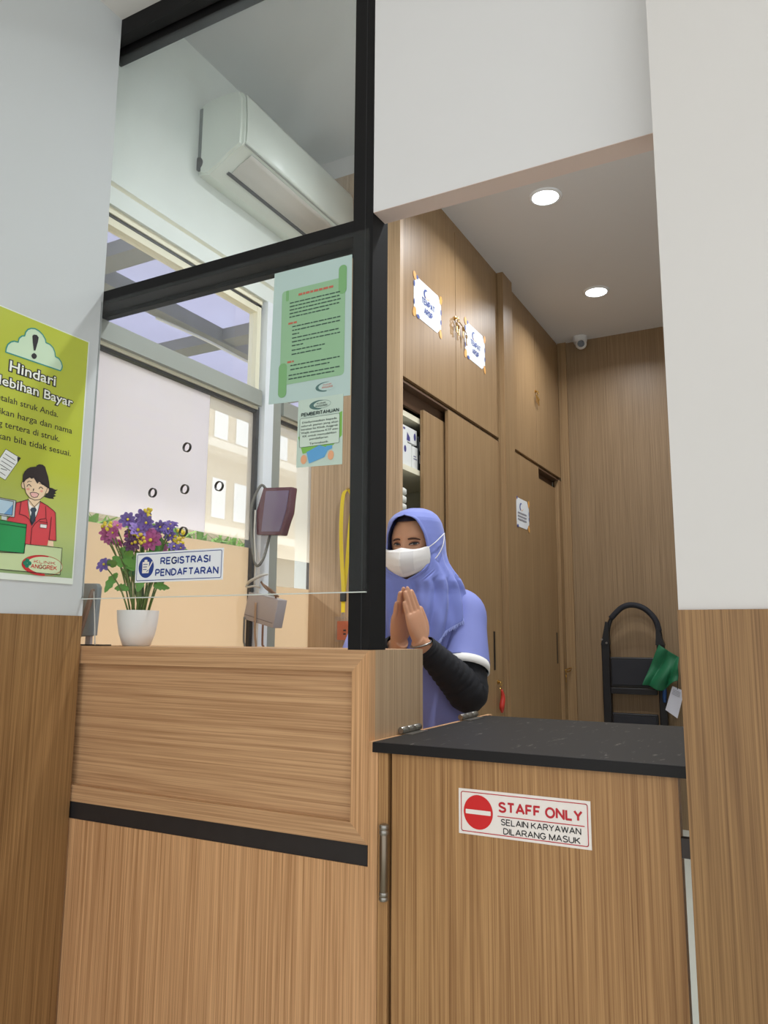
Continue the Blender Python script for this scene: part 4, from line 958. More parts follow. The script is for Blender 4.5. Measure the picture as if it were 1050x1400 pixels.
for zt in (0.885, 0.525, 0.17):
    t_ = boxes('tread', LB, [(-1.178, -0.885, 5.375, 5.40, zt, zt+0.195)], ld_, 0.008)
    boxes('tread_mat', TR, [(-1.166, -0.897, 5.371, 5.376, zt+0.014, zt+0.181)], t_, 0.004)
    boxes('tread_edge', LB, [(-1.18, -0.883, 5.375, 5.405, zt-0.045, zt-0.002)], t_, 0.006)
# green cloth bag: crumpled sheet hanging off the rail
GB = mat('green_cloth', rgb(22, 104, 66), 0.6, var=0.3, vscale=18, bump=0.2, bscale=120)
bm = bmesh.new(); NU, NV = 26, 22
A0, A1 = Vector((-0.855, 5.362, 1.165)), Vector((-0.735, 5.35, 1.085))     # upper edge
B0, B1 = Vector((-0.965, 5.352, 0.905)), Vector((-0.745, 5.345, 0.935))    # lower edge
grid = []
for j in range(NV+1):
    row = []
    for i in range(NU+1):
        u, v = i/NU, j/NV
        p = A0.lerp(A1, u).lerp(B0.lerp(B1, u), v)
        p.z += -0.035*math.sin(u*PI)*v + 0.012*math.sin(u*9)*v
        p.y += -0.030*abs(math.sin(u*PI*2.2+v*2))*(0.3+v) - 0.012*math.sin(v*8+u*5)
        row.append(bm.verts.new(p))
    grid.append(row)
for j in range(NV):
    for i in range(NU): bm.faces.new((grid[j][i], grid[j][i+1], grid[j+1][i+1], grid[j+1][i]))
gb = obj('cloth_bag', bm, GB, smooth=True, mods=[('SOLIDIFY', dict(thickness=0.004)), ('SUBSURF', dict(levels=1, render_levels=1))]); tag(gb, 'crumpled green cloth bag hung on the ladder side rail', 'bag')
TG = mat('tag_paper', rgb(214, 214, 224), 0.6)
tgp = thing('paper_tag', 'white paper tag hanging below the green cloth bag', 'tag', (-0.77, 5.36, 0.75))
bm = bmesh.new()
q = [Vector((-0.835, 5.352, 0.755)), Vector((-0.785, 5.348, 0.905)), Vector((-0.715, 5.348, 0.875)), Vector((-0.765, 5.352, 0.705))]
f = [bm.verts.new(p) for p in q]; g = [bm.verts.new(p+Vector((0, 0.002, 0))) for p in q]
bm.faces.new(f); bm.faces.new(g[::-1])
for i in range(4): bm.faces.new((f[i], g[i], g[(i+1) % 4], f[(i+1) % 4]))
obj('card', bm, TG, tgp)
bm = bmesh.new(); stube(bm, [(-0.755, 5.347, 0.885), (-0.752, 5.348, 0.94), (-0.757, 5.352, 1.0)], [0.0025]*3, n=8); obj('string', bm, DRK, tgp)
polys('small_print', GREYI, (Vector((-0.785, 5.3465, 0.905)), (q[2]-q[1]).normalized(), (q[1]-q[0]).normalized(), Vector((0, -1, 0))), [[(0.01, -0.02-0.009*k), (0.06, -0.02-0.009*k), (0.06, -0.017-0.009*k), (0.01, -0.017-0.009*k)] for k in range(4)], 0.001, tgp)
bm = bmesh.new(); stube(bm, [(-0.84, 5.37, 0.80), (-0.838, 5.362, 0.84), (-0.835, 5.362, 0.90), (-0.833, 5.368, 0.95)], [0.010, 0.013, 0.012, 0.006]); uq = obj('blue_handle', bm, mat('deep_blue', rgb(20, 60, 110), 0.5), smooth=True); tag(uq, 'dark blue handle hanging behind the white tag on the ladder', 'handle'); uq.name = 'umbrella_handle'

# ================================================================== FLOWER POT ON THE COUNTER
PX, PY, PZ = -1.758, 1.72, 1.1705
fp_ = thing('potted_flowers', 'white pot of purple and pink artificial flowers on the counter behind the glass', 'flower pot', (PX, PY, PZ))
POTM = mat('pot_white', rgb(226, 226, 222), 0.35)
bm = bmesh.new()
lathe(bm, [(0.036, PZ), (0.040, PZ+0.002), (0.052, PZ+0.035), (0.0585, PZ+0.072), (0.0610, PZ+0.104), (0.0585, PZ+0.104), (0.055, PZ+0.07), (0.049, PZ+0.05)], PX, PY, 48, True, False)
sharp(obj('pot', bm, POTM, fp_), 50)
bm = bmesh.new(); lathe(bm, [(0.0, PZ+0.082), (0.056, PZ+0.080)], PX, PY, 32, False)
bmesh.ops.remove_doubles(bm, verts=bm.verts, dist=1e-5)
obj('moss', bm, mat('moss', rgb(120, 112, 84), 0.9, bump=0.6, bscale=90), fp_)
STEM = mat('stem_green', rgb(92, 112, 48), 0.6); LEAF = mat('leaf_green', rgb(98, 156, 66), 0.5, var=0.25, vscale=30); LEAF2 = mat('leaf_dark', rgb(70, 128, 62), 0.5, var=0.25, vscale=30)
PUR = mat('petal_purple', rgb(108, 82, 160), 0.55, var=0.25, vscale=60); MAG = mat('petal_magenta', rgb(176, 74, 136), 0.55, var=0.25, vscale=60); PNK = mat('petal_pink', rgb(212, 120, 176), 0.55, var=0.2, vscale=60); VIO = mat('petal_violet', rgb(150, 120, 196), 0.55, var=0.2, vscale=60)
PLUM = mat('petal_plum', rgb(84, 46, 92), 0.55, var=0.2, vscale=60)
YEL = mat('flower_yellow', rgb(226, 200, 60), 0.55)
rf = random.Random(11)
VIEW = (Vector((0, 0, 1.2))-Vector((PX, PY, 1.45))).normalized()
def fan(c):     # spread the bouquet sideways as seen from the doorway
    t = (c[0]-PX)*0.74; return Vector((PX+t*0.881, PY+t*0.473+(c[1]-PY), c[2]))
def flower(c, r, m, n=8, face=None, ctr=YEL):
    c = fan(c); r *= 0.80; f = (face or (VIEW+Vector((rf.uniform(-.5, .5), rf.uniform(-.3, .3), rf.uniform(0, .9))))).normalized()
    a = f.orthogonal().normalized(); b = f.cross(a)
    bm = bmesh.new(); ph = rf.uniform(0, 6)
    for ring, rs, up_ in ((0, 1.0, 0.15), (1, 0.72, 0.45)):
        for k in range(n):
            t = ph+ring*PI/n+2*PI*k/n; d = a*math.cos(t)+b*math.sin(t); s = f.cross(d)
            R_ = r*rs*rf.uniform(0.9, 1.1); W = R_*0.27
            rows = []
            for u, w_, h in ((0.08, 0.15, 0.0), (0.4, 0.75, 0.10), (0.75, 1.0, 0.18), (0.95, 0.7, 0.14), (1.06, 0.25, 0.10)):
                base = c+d*(R_*u)+f*(R_*(h*1.2+up_*u*0.6))
                rows.append([bm.verts.new(base+s*(W*w_)+f*(W*0.25*w_)), bm.verts.new(base-f*0.001), bm.verts.new(base-s*(W*w_)+f*(W*0.25*w_))])
            for A, B in zip(rows, rows[1:]):
                for i in range(2): bm.faces.new((A[i], A[i+1], B[i+1], B[i]))
    fo = obj('flower', bm, m, fp_, smooth=True)
    bm = bmesh.new(); ball(bm, c+f*(r*0.25), r*0.17, 10, 8); obj('flower_centre', bm, ctr, fo, smooth=True)
    stem(c-f*0.004, True)
def stem(c, done=False):
    c = Vector(c) if done else fan(c); base = Vector((PX+(c.x-PX)*0.18+rf.uniform(-.012, .012), PY+rf.uniform(-.02, .02), PZ+0.08))
    mid = base.lerp(c, 0.5)+Vector(((PX-c.x)*0.12, 0, 0.012))
    bm = bmesh.new(); stube(bm, [base, mid, c], [0.0026, 0.0022, 0.0018], n=8); obj('stem', bm, STEM, fp_, smooth=True)
def up_(x, z, dy=0): return (x, PY+dy+rf.uniform(-0.025, 0.025), z)
for x, z, r, m in ((-1.885, 1.500, 0.038, MAG), (-1.845, 1.505, 0.024, MAG), (-1.865, 1.475, 0.022, MAG),
                   (-1.795, 1.545, 0.030, PUR), (-1.76, 1.555, 0.032, PUR), (-1.775, 1.525, 0.028, PLUM), (-1.71, 1.535, 0.030, PUR), (-1.69, 1.527, 0.024, PUR),
                   (-1.748, 1.510, 0.036, VIO), (-1.72, 1.500, 0.034, PNK), (-1.700, 1.482, 0.042, MAG), (-1.765, 1.472, 0.030, PLUM), (-1.78, 1.49, 0.026, PLUM),
                   (-1.645, 1.530, 0.028, PUR), (-1.625, 1.515, 0.026, PUR), (-1.655, 1.50, 0.026, PUR), (-1.60, 1.462, 0.024, PUR), (-1.575, 1.460, 0.018, PUR), (-1.818, 1.51, 0.022, PLUM),
                   (-1.872, 1.408, 0.028, PUR), (-1.81, 1.492, 0.02, MAG), (-1.90, 1.485, 0.024, PNK), (-1.855, 1.528, 0.022, PNK), (-1.73, 1.475, 0.026, MAG), (-1.735, 1.53, 0.024, VIO), (-1.68, 1.46, 0.026, PNK)):
    flower(up_(x, z, -0.01), r, m)
for x, z in ((-1.735, 1.570), (-1.868, 1.522), (-1.608, 1.487), (-1.60, 1.50), (-1.72, 1.486), (-1.765, 1.49)):
    bm = bmesh.new(); c0 = fan(up_(x, z, -0.02))
    for k in range(12): ball(bm, c0+Vector((rf.uniform(-.016, .016), rf.uniform(-.01, .01), rf.uniform(-.016, .016))), 0.0052, 8, 6)
    obj('filler_blossom', bm, YEL, fp_, smooth=True); stem(c0, True)
def leaf(c, d, L, W, m):
    c, d = fan(c), Vector(d).normalized(); L *= 0.85; W *= 0.55; f = VIEW.copy(); s = d.cross(f).normalized(); f = s.cross(d)
    bm = bmesh.new(); rows = []
    for i in range(9):
        u = i/8; w_ = W*math.sin(PI*min(1, u*0.92+0.06))**0.8*(1+0.18*math.sin(u*22)); droop = -0.25*L*u*u
        b = c+d*(L*u)+Vector((0, 0, droop))
        rows.append([bm.verts.new(b+s*w_+f*w_*0.3), bm.verts.new(b), bm.verts.new(b-s*w_+f*w_*0.3)])
    for A, B in zip(rows, rows[1:]):
        for i in range(2): bm.faces.new((A[i], A[i+1], B[i+1], B[i]))
    obj('leaf', bm, m, fp_, smooth=True)
for k in range(36):
    x = rf.uniform(-1.855, -1.70) if k < 18 else rf.uniform(-1.74, -1.62)
    z = rf.uniform(1.375, 1.46)
    leaf((x, PY+rf.uniform(-0.03, 0.02), z), (rf.uniform(-0.9, 0.7), rf.uniform(-0.3, 0.3), rf.uniform(-0.3, 0.9)), rf.uniform(0.06, 0.10), rf.uniform(0.016, 0.028), LEAF if k % 3 else LEAF2)
for x, z, dx, dz in ((-1.83, 1.385, -0.6, -0.5), (-1.78, 1.335, -0.8, 0.3), (-1.745, 1.33, 0.3, 0.8), (-1.68, 1.345, 0.9, 0.15), (-1.80, 1.42, -0.3, 0.9), (-1.76, 1.40, 0.1, 1)):
    leaf((x, PY-0.02, z), (dx, 0, dz), 0.075, 0.022, LEAF)
for x, z in ((-1.83, 1.43), (-1.79, 1.44), (-1.66, 1.43), (-1.74, 1.45)): stem((x, PY, z))

# ================================================================== OTHER THINGS BEHIND THE GLASS
MAR = mat('maroon_gloss', rgb(96, 52, 62), 0.12, spec=0.6); GREYB = mat('grey_plastic', rgb(172, 164, 162), 0.5); WIRE = mat('cable_white', rgb(196, 192, 182), 0.5); WIRE_D = mat('cable_grey', rgb(110, 108, 100), 0.5)
tm = thing('wall_terminal', 'glossy maroon rounded terminal hung on the window mullion with looped cables', 'terminal', (-1.83, 2.5, 1.59))
bm = bmesh.new()
def slab(bm, q, y0, y1, bev):
    a = [bm.verts.new((x, y0, z)) for x, z in q]; b = [bm.verts.new((x, y1, z)) for x, z in q]
    fs = [bm.faces.new(a), bm.faces.new(b[::-1])]
    n = len(q)
    for i in range(n): fs.append(bm.faces.new((a[i], b[i], b[(i+1) % n], a[(i+1) % n])))
    bmesh.ops.bevel(bm, geom=list(set(e for f in fs for e in f.edges)), offset=bev, segments=3, affect='EDGES', profile=0.6)
slab(bm, [(-1.912, 1.600), (-1.785, 1.592), (-1.757, 1.680), (-1.742, 1.782), (-1.885, 1.790), (-1.915, 1.700)], 2.475, 2.515, 0.008)
sharp(obj('housing', bm, MAR, tm), 30)
bm = bmesh.new(); slab(bm, [(-1.885, 1.612), (-1.795, 1.606), (-1.768, 1.690), (-1.756, 1.768), (-1.868, 1.774)], 2.471, 2.476, 0.002)
sharp(obj('screen', bm, mat('terminal_screen', rgb(110, 92, 118), 0.06, spec=0.8), tm), 30)
boxes('bracket', ALU_D, [(-1.918, -1.87, 2.515, 2.57, 1.64, 1.75)], tm)
bm = bmesh.new()
stube(bm, [(-1.885, 2.50, 1.785), (-1.90, 2.48, 1.80), (-1.925, 2.46, 1.72), (-1.925, 2.46, 1.62), (-1.905, 2.46, 1.50), (-1.885, 2.46, 1.475), (-1.865, 2.47, 1.51), (-1.862, 2.50, 1.60)], [0.0055]*8, n=10)
obj('cable', bm, WIRE_D, tm, smooth=True)
bm = bmesh.new(); stube(bm, [(-1.915, 2.47, 1.70), (-1.912, 2.465, 1.60), (-1.898, 2.46, 1.48), (-1.896, 2.455, 1.40)], [0.004]*4, n=8); obj('cable', bm, WIRE, tm, smooth=True)

jb = thing('junction_box', 'grey plastic box tied to the window mullion below the maroon terminal', 'box', (-1.87, 2.5, 1.23))
bm = bmesh.new(); slab(bm, [(-1.935, 1.268), (-1.790, 1.232), (-1.768, 1.340), (-1.912, 1.372)], 2.44, 2.50, 0.004); sharp(obj('housing', bm, GREYB, jb), 30)
bm = bmesh.new(); slab(bm, [(-1.928, 1.284), (-1.794, 1.249), (-1.793, 1.252), (-1.927, 1.287)], 2.438, 2.4405, 0.0004); obj('lid_line', bm, mat('lid_line', rgb(130, 122, 120), 0.5), jb)
bm = bmesh.new(); stube(bm, [(-1.942, 2.47, 1.405), (-1.90, 2.43, 1.412), (-1.85, 2.44, 1.435), (-1.838, 2.46, 1.44)], [0.005, 0.006, 0.006, 0.004], n=10)
stube(bm, [(-1.942, 2.47, 1.405), (-1.93, 2.45, 1.392), (-1.89, 2.45, 1.395), (-1.87, 2.46, 1.388)], [0.004]*4, n=8); obj('cable_tie', bm, WIRE, jb, smooth=True)
bm = bmesh.new(); stube(bm, [(-1.86, 2.45, 1.41), (-1.83, 2.44, 1.385), (-1.79, 2.45, 1.355), (-1.80, 2.46, 1.34)], [0.004]*4, n=8)
stube(bm, [(-1.85, 2.45, 1.40), (-1.80, 2.44, 1.375), (-1.775, 2.45, 1.35)], [0.004]*3, n=8); obj('upper_cable', bm, mat('cable_brown', rgb(128, 96, 72), 0.5), jb, smooth=True)
for k, (x, z1, z0, m) in enumerate(((-1.925, 1.275, 0.75, WIRE_D), (-1.872, 1.33, 0.75, mat('cable_tan', rgb(160, 130, 100), 0.5)), (-1.835, 1.245, 0.75, mat('cable_brown2', rgb(120, 84, 60), 0.5)))):
    bm = bmesh.new(); stube(bm, [(x, 2.436, z1), (x+0.002, 2.434, (z1+1.1)/2), (x+0.012, 2.432, 1.12), (x+0.01, 2.43, z0)], [0.004]*4, n=8); obj('hanging_cable', bm, m, jb, smooth=True)

YELW = mat('lanyard_yellow', rgb(236, 206, 20), 0.55); OCARD = mat('card_orange', rgb(232, 112, 40), 0.4)
ly = thing('lanyard', 'yellow lanyard with an orange ID card hanging on the oak end panel', 'lanyard', (-1.757, 2.905, 1.19))
def ribbon(bm, pts, w, th=0.0012):
    pts = cr(pts, 8); A = []
    for x, y, z in pts: A.append([bm.verts.new((x-w/2, y, z)), bm.verts.new((x+w/2, y-0.002, z)), bm.verts.new((x+w/2, y-0.002+th, z)), bm.verts.new((x-w/2, y+th, z))])
    for a, b in zip(A, A[1:]):
        for k in range(4): bm.faces.new((a[k], a[(k+1) % 4], b[(k+1) % 4], b[k]))
bm = bmesh.new()
ribbon(bm, [(-1.744, 2.90, 1.843), (-1.767, 2.90, 1.815), (-1.774, 2.898, 1.68), (-1.770, 2.90, 1.55), (-1.762, 2.902, 1.43), (-1.760, 2.903, 1.385)], 0.020)
ribbon(bm, [(-1.744, 2.905, 1.843), (-1.722, 2.905, 1.80), (-1.734, 2.905, 1.66), (-1.744, 2.905, 1.53), (-1.756, 2.905, 1.42), (-1.760, 2.906, 1.385)], 0.020)
obj('strap', bm, YELW, ly)
bm = bmesh.new(); ribbon(bm, [(-1.760, 2.902, 1.352), (-1.760, 2.902, 1.33), (-1.760, 2.902, 1.305)], 0.020); obj('lower_strap', bm, YELW, ly)
boxes('buckle', DRK, [(-1.773, -1.747, 2.895, 2.908, 1.352, 1.388)], ly, 0.002)
bm = bmesh.new(); tube(bm, [(-1.760+0.006*math.cos(2*PI*k/14), 2.902, 1.292+0.012*math.sin(2*PI*k/14)) for k in range(14)], 0.0018, 8, closed=True); obj('clip', bm, CHROME, ly)
boxes('card_sleeve', glass('vinyl_sleeve', (0.98, 0.97, 0.97, 1), 0.04), [(-1.798, -1.728, 2.899, 2.9005, 1.180, 1.286)], ly)
boxes('id_card', OCARD, [(-1.788, -1.732, 2.901, 2.903, 1.188, 1.268)], ly)
boxes('card_print', mat('card_print', rgb(70, 40, 30), 0.5), [(-1.757, -1.744, 2.9002, 2.901, 1.225, 1.232), (-1.757, -1.744, 2.9002, 2.901, 1.21, 1.217)], ly)
bm = bmesh.new(); tube(bm, [(-1.744, 2.917, 1.846), (-1.744, 2.898, 1.846)], 0.006, 12); obj('hook', bm, BRASS, ly)

ds = thing('desk_screen', 'grey rounded device panel half hidden by the left wall on the counter', 'device', (-1.905, 1.675, 1.1705))
bm = bmesh.new(); slab(bm, [(-1.95, 1.196), (-1.882, 1.200), (-1.874, 1.345), (-1.884, 1.356), (-1.95, 1.358)], 1.668, 1.684, 0.004); sharp(obj('panel', bm, mat('device_grey', rgb(150, 158, 162), 0.45), ds), 30)
bm = bmesh.new(); slab(bm, [(-1.937, 1.172), (-1.92, 1.172), (-1.866, 1.322), (-1.866, 1.338), (-1.876, 1.334)], 1.640, 1.650, 0.002); sharp(obj('easel_arm', bm, mat('easel_brown', rgb(150, 124, 108), 0.4), ds), 30)
bm = bmesh.new(); stube(bm, [(-1.866, 1.645, 1.33), (-1.855, 1.64, 1.29), (-1.842, 1.636, 1.22), (-1.835, 1.634, 1.173)], [0.0018]*4, n=8); obj('wire_leg', bm, WIRE, ds, smooth=True)
boxes('foot', DRK, [(-1.95, -1.84, 1.66, 1.70, 1.1705, 1.174)], ds)
boxes('stand', GREYB, [(-1.925, -1.905, 1.676, 1.686, 1.174, 1.25)], ds)

# ================================================================== THE PERSON
RX, RY, RZ = -1.185, 2.465, math.radians(12)
pr = thing('person', 'receptionist in a lilac headscarf and white face mask greeting with palms pressed together', 'person', (RX, RY, 0), RZ)
cR, sR = math.cos(RZ), math.sin(RZ)
def L_(x, y, z): dx, dy = x-RX, y-RY; return Vector((dx*cR+dy*sR, -dx*sR+dy*cR, z))     # world -> person
SKIN = mat('skin', rgb(206, 152, 118), 0.5, var=0.05, vscale=30); SKIN.node_tree.nodes['Principled BSDF'].inputs['Subsurface Weight'].default_value = 0.08
SKIN.node_tree.nodes['Principled BSDF'].inputs['Subsurface Radius'].default_value = (0.012, 0.006, 0.003)
HC = Vector((-0.005, -0.052, 1.521))                # head centre in person space
HROT = Matrix.Rotation(math.radians(-9), 3, 'Z') @ Matrix.Rotation(math.radians(7), 3, 'X')   # small turn, nod forward
def H(x, y, z): return HC + HROT @ Vector((x, y, z))
def head_pt(n):
    x, y, z = n
    a, b, c = 0.077, 0.093, 0.112
    X, Y, Z = a*x, b*y, c*z
    if z < 0: X *= 1-0.30*(-z)**1.6; Y *= 1-0.10*(-z)
    if y < 0:                                   # face side
        f = -y
        Y += 0.006*f*math.exp(-((z+0.02)/0.25)**2)                      # flatter face plane
        s = Vector((abs(X)-0.031, Z-0.004)).length
        Y += 0.009*f*math.exp(-(s/0.016)**2)                           # eye sockets
        Y -= 0.005*f*math.exp(-((Z-0.026)/0.012)**2)*math.exp(-(X/0.045)**2)   # brow
        nz = math.exp(-((Z+0.030)/0.022)**2)+0.55*math.exp(-((Z-0.0)/0.02)**2)
        Y -= 0.017*nz*math.exp(-(X/0.0105)**2)                          # nose
        Y -= 0.006*f*math.exp(-((abs(X)-0.040)/0.018)**2)*math.exp(-((Z+0.026)/0.02)**2)  # cheeks
        Y -= 0.005*math.exp(-((Z+0.062)/0.010)**2)*math.exp(-(X/0.022)**2)     # lips
        Y -= 0.006*math.exp(-((Z+0.098)/0.014)**2)*math.exp(-(X/0.02)**2)      # chin
    return Vector((X, Y, Z))
bm = bmesh.new()
# head
n, m_ = 72, 54; rows = []
for j in range(1, m_):
    ph = PI*j/m_
    rows.append([bm.verts.new(H(*head_pt((math.sin(ph)*math.cos(2*PI*k/n), math.sin(ph)*math.sin(2*PI*k/n), math.cos(ph))))) for k in range(n)])
t = bm.verts.new(H(*head_pt((0, 0, 1)))); b = bm.verts.new(H(*head_pt((0, 0, -1))))
for k in range(n):
    bm.faces.new((t, rows[0][k], rows[0][(k+1) % n])); bm.faces.new((b, rows[-1][(k+1) % n], rows[-1][k]))
    for A, B in zip(rows, rows[1:]): bm.faces.new((A[k], B[k], B[(k+1) % n], A[(k+1) % n]))
for s in (-1, 1): ball(bm, H(0.073*s, 0.012, -0.012), (0.010, 0.018, 0.030), 14, 10)       # ears
# neck, trunk, legs
stube(bm, [(0, 0.0, 1.26), (0, -0.01, 1.34), (0, -0.025, 1.42), (0, -0.03, 1.46)], [0.062, 0.052, 0.050, 0.050], n=24)
loft(bm, [ell(*q, n=36, p=2.3) for q in ((0.74, 0.15, 0.09), (0.80, 0.168, 0.108), (0.88, 0.170, 0.110), (0.97, 0.145, 0.098), (1.04, 0.132, 0.092), (1.13, 0.140, 0.100), (1.20, 0.150, 0.105), (1.27, 0.150, 0.085), (1.31, 0.10, 0.06), (1.33, 0.06, 0.045))])
for s in (-1, 1):
    stube(bm, [(0.085*s, 0, 0.84), (0.09*s, 0, 0.66), (0.09*s, 0.0, 0.46), (0.09*s, 0.015, 0.30), (0.09*s, 0.02, 0.10), (0.09*s, 0.015, 0.05)], [0.088, 0.075, 0.053, 0.05, 0.036, 0.036], n=20)
    ball(bm, (0.09*s, -0.04, 0.035), (0.042, 0.11, 0.032), 18, 12)
# arms
NH = Vector((0.858, -0.515, 0))                # across the pressed palms, towards the back of her left hand
T0 = L_(-1.086, 2.148, 1.353)
WL, TL = L_(-1.052, 2.200, 1.181), T0+NH*0.0095
WR, TR_ = L_(-1.140, 2.222, 1.180), T0-NH*0.0095
EL, ER = L_(-0.972, 2.380, 1.030), L_(-1.385, 2.360, 1.05)
SL, SR_ = Vector((0.152, 0.0, 1.288)), Vector((-0.150, 0.0, 1.280))
for S, E_, W in ((SL, EL, WL), (SR_, ER, WR)):
    stube(bm, [S*0.8+Vector((0, 0, 0.26)), S, S.lerp(E_, 0.5), E_, E_.lerp(W, 0.3), E_.lerp(W, 0.7), W, W+(W-E_).normalized()*0.02], [0.05, 0.056, 0.046, 0.040, 0.041, 0.034, 0.026, 0.024], n=20)
# hands
def hand(W, T, side):
    f = (T-W).normalized(); nrm = NH*(-side); nrm = (nrm-f*nrm.dot(f)).normalized(); K_ = (T-W).length/0.169   # palm faces the other hand
    s = f.cross(nrm)*side; s = s if s.y < 0 else -s                                            # towards the little finger, away from the chest
    def P(u, v, w=0): return W+f*(u*K_)+s*v+nrm*w
    rings = []
    for u, hw, ht, c in ((-0.012, 0.024, 0.019, 0.0), (0.01, 0.027, 0.019, 0.0), (0.035, 0.033, 0.0175, 0), (0.06, 0.0365, 0.015, 0), (0.083, 0.036, 0.012, 0), (0.094, 0.033, 0.009, 0)):
        rings.append([P(u, hw*math.copysign(abs(math.cos(a))**0.75, math.cos(a)), ht*math.copysign(abs(math.sin(a))**0.8, math.sin(a))-0.002) for a in [2*PI*k/28 for k in range(28)]])
    loft(bm, rings)
    for v, u0, Ls, r, sp in ((-0.0255, 0.084, 0.070, 0.0086, 0.005), (-0.0082, 0.088, 0.078, 0.0088, 0.0015), (0.0092, 0.084, 0.073, 0.0085, -0.001), (0.0255, 0.074, 0.057, 0.0075, -0.003)):
        q = [P(u0-0.015, v, 0.0), P(u0+Ls*0.05, v+sp*0.1, -0.001), P(u0+Ls*0.45, v+sp*0.5, 0.0005), P(u0+Ls*0.75, v+sp*0.8, 0.0015), P(u0+Ls*0.97, v+sp, 0.0020), P(u0+Ls*1.04, v+sp*1.03, 0.0020)]
        stube(bm, q, [r*1.05, r*1.08, r*0.98, r*0.95, r*0.72, r*0.35], 5, 14)
    q = [P(0.018, -0.022, 0.0), P(0.045, -0.037, 0.001), P(0.072, -0.041, 0.003), P(0.094, -0.040, 0.004), P(0.101, -0.0395, 0.004)]
    stube(bm, q, [0.016, 0.0135, 0.0105, 0.0085, 0.004], 5, 14)
    return f, s, nrm
FL = hand(WL, TL, 1); FR = hand(WR, TR_, -1)
bmesh.ops.recalc_face_normals(bm, faces=bm.faces[:])
me = bpy.data.meshes.new('raw'); bm.to_mesh(me); bm.free()
raw = bpy.data.objects.new('raw', me); COL.objects.link(raw)
md = raw.modifiers.new('r', 'REMESH'); md.mode = 'VOXEL'; md.voxel_size = 0.0024
md = raw.modifiers.new('s', 'SMOOTH'); md.iterations = 3; md.factor = 0.5
bpy.context.view_layer.update()
me2 = bpy.data.meshes.new_from_object(raw.evaluated_get(bpy.context.evaluated_depsgraph_get())); bpy.data.objects.remove(raw)
me2.name = 'body'
body = link('body', me2, SKIN, pr, smooth=True, local=True)
BV = BVHTree.FromPolygons([v.co for v in me2.vertices], [p.vertices for p in me2.polygons])
def face_hit(x, z, off=0.0):
    o = H(x, -0.4, z); d = HROT @ Vector((0, 1, 0))
    p, nn, i, ds_ = BV.ray_cast(o, d)
    return (p - d*off) if p is not None else H(x, -0.09-off, z)

# eyes, brows
EYW = mat('eye_white', rgb(176, 158, 146), 0.35); IRIS = mat('iris', rgb(26, 15, 12), 0.25); LASH = mat('lash', rgb(30, 20, 18), 0.6); BROW = mat('brow', rgb(84, 56, 44), 0.8); LID = mat('eyelid', rgb(160, 108, 80), 0.5)
EZ = -0.002
for s in (-1, 1):
    ex = 0.0315*s
    c = face_hit(ex, EZ)
    def eye_curve(k, N=12, up=1, hh=0.0048):       # almond outline, smiling
        t = -1+2*k/N; return ex+0.0160*t, EZ+0.0016*t*s+up*hh*(1-t*t)+0.0006*(1-t*t)
    # eyeball visible as an almond
    bm = bmesh.new(); outl = [eye_curve(k, 12, 1, 0.0040) for k in range(13)]+[eye_curve(k, 12, -1, 0.0022) for k in range(11, 0, -1)]
    vs = [bm.verts.new(face_hit(x, z, 0.0006)) for x, z in outl]; ctr = bm.verts.new(face_hit(ex, EZ, 0.0024))
    for i in range(len(vs)): bm.faces.new((vs[i], vs[(i+1) % len(vs)], ctr))
    ey = obj('eye', bm, EYW, pr, smooth=True, local=True)
    ix = ex+0.0022        # looking towards the visitor
    bm = bmesh.new(); rim = []
    for k in range(20):
        x = ix+0.0066*math.cos(2*PI*k/20); z = EZ+0.0010+max(-0.0026, min(0.0034, 0.0066*math.sin(2*PI*k/20))); rim.append(bm.verts.new(face_hit(x, z, 0.0022)))
    cc_ = bm.verts.new(face_hit(ix, EZ, 0.0036))
    for i in range(20): bm.faces.new((rim[i], rim[(i+1) % 20], cc_))
    obj('iris', bm, IRIS, ey, smooth=True, local=True)
    bm = bmesh.new(); tube(bm, [face_hit(*eye_curve(k, 12, 1, 0.0050), 0.0014) for k in range(13)], [0.0009+0.0013*math.sin(PI*(k+1)/14) for k in range(13)], 8); obj('eyelashes', bm, LASH, ey, smooth=True, local=True)
    bm = bmesh.new(); tube(bm, [face_hit(x, z+0.0038, 0.0006) for x, z in [eye_curve(k, 12, 1, 0.0055) for k in range(13)]], [0.0006+0.0020*math.sin(PI*(k+1)/14) for k in range(13)], 8); obj('upper_lid', bm, LID, ey, smooth=True, local=True)
    bm = bmesh.new(); tube(bm, [face_hit(x, z-0.0016, 0.0002) for x, z in [eye_curve(k, 12, -1, 0.0040) for k in range(13)]], [0.0004+0.0014*math.sin(PI*(k+1)/14) for k in range(13)], 8); obj('lower_lid', bm, LID, ey, smooth=True, local=True)
    bm = bmesh.new(); tube(bm, [face_hit(s*(0.014+0.036*k/10), 0.0150+0.0034*math.sin(PI*min(1, (k/10)*0.85+0.05))-0.0042*(k/10)**2, 0.0002) for k in range(11)], [0.0013+0.0025*math.sin(PI*(k+2)/13) for k in range(11)], 8); obj('eyebrow', bm, BROW, pr, smooth=True, local=True)

# dark inner cap showing under the scarf at the forehead
bm = bmesh.new(); ring = []
for j in range(13):
    for_ = []
    z = 0.076+0.038*j/12
    for k in range(49):
        a = -PI+2*PI*k/48; zz = min(1, z/0.1160); r = math.sqrt(max(0.0, 1-zz*zz))
        for_.append(bm.verts.new(H(0.0815*r*math.sin(a), -0.0990*r*math.cos(a)-0.002, z)))
    ring.append(for_)
for A, B in zip(ring, ring[1:]):
    for k in range(48): bm.faces.new((A[k], A[k+1], B[k+1], B[k]))
obj('inner_cap', bm, mat('cap_dark', rgb(40, 34, 48), 0.8), pr, smooth=True, local=True)

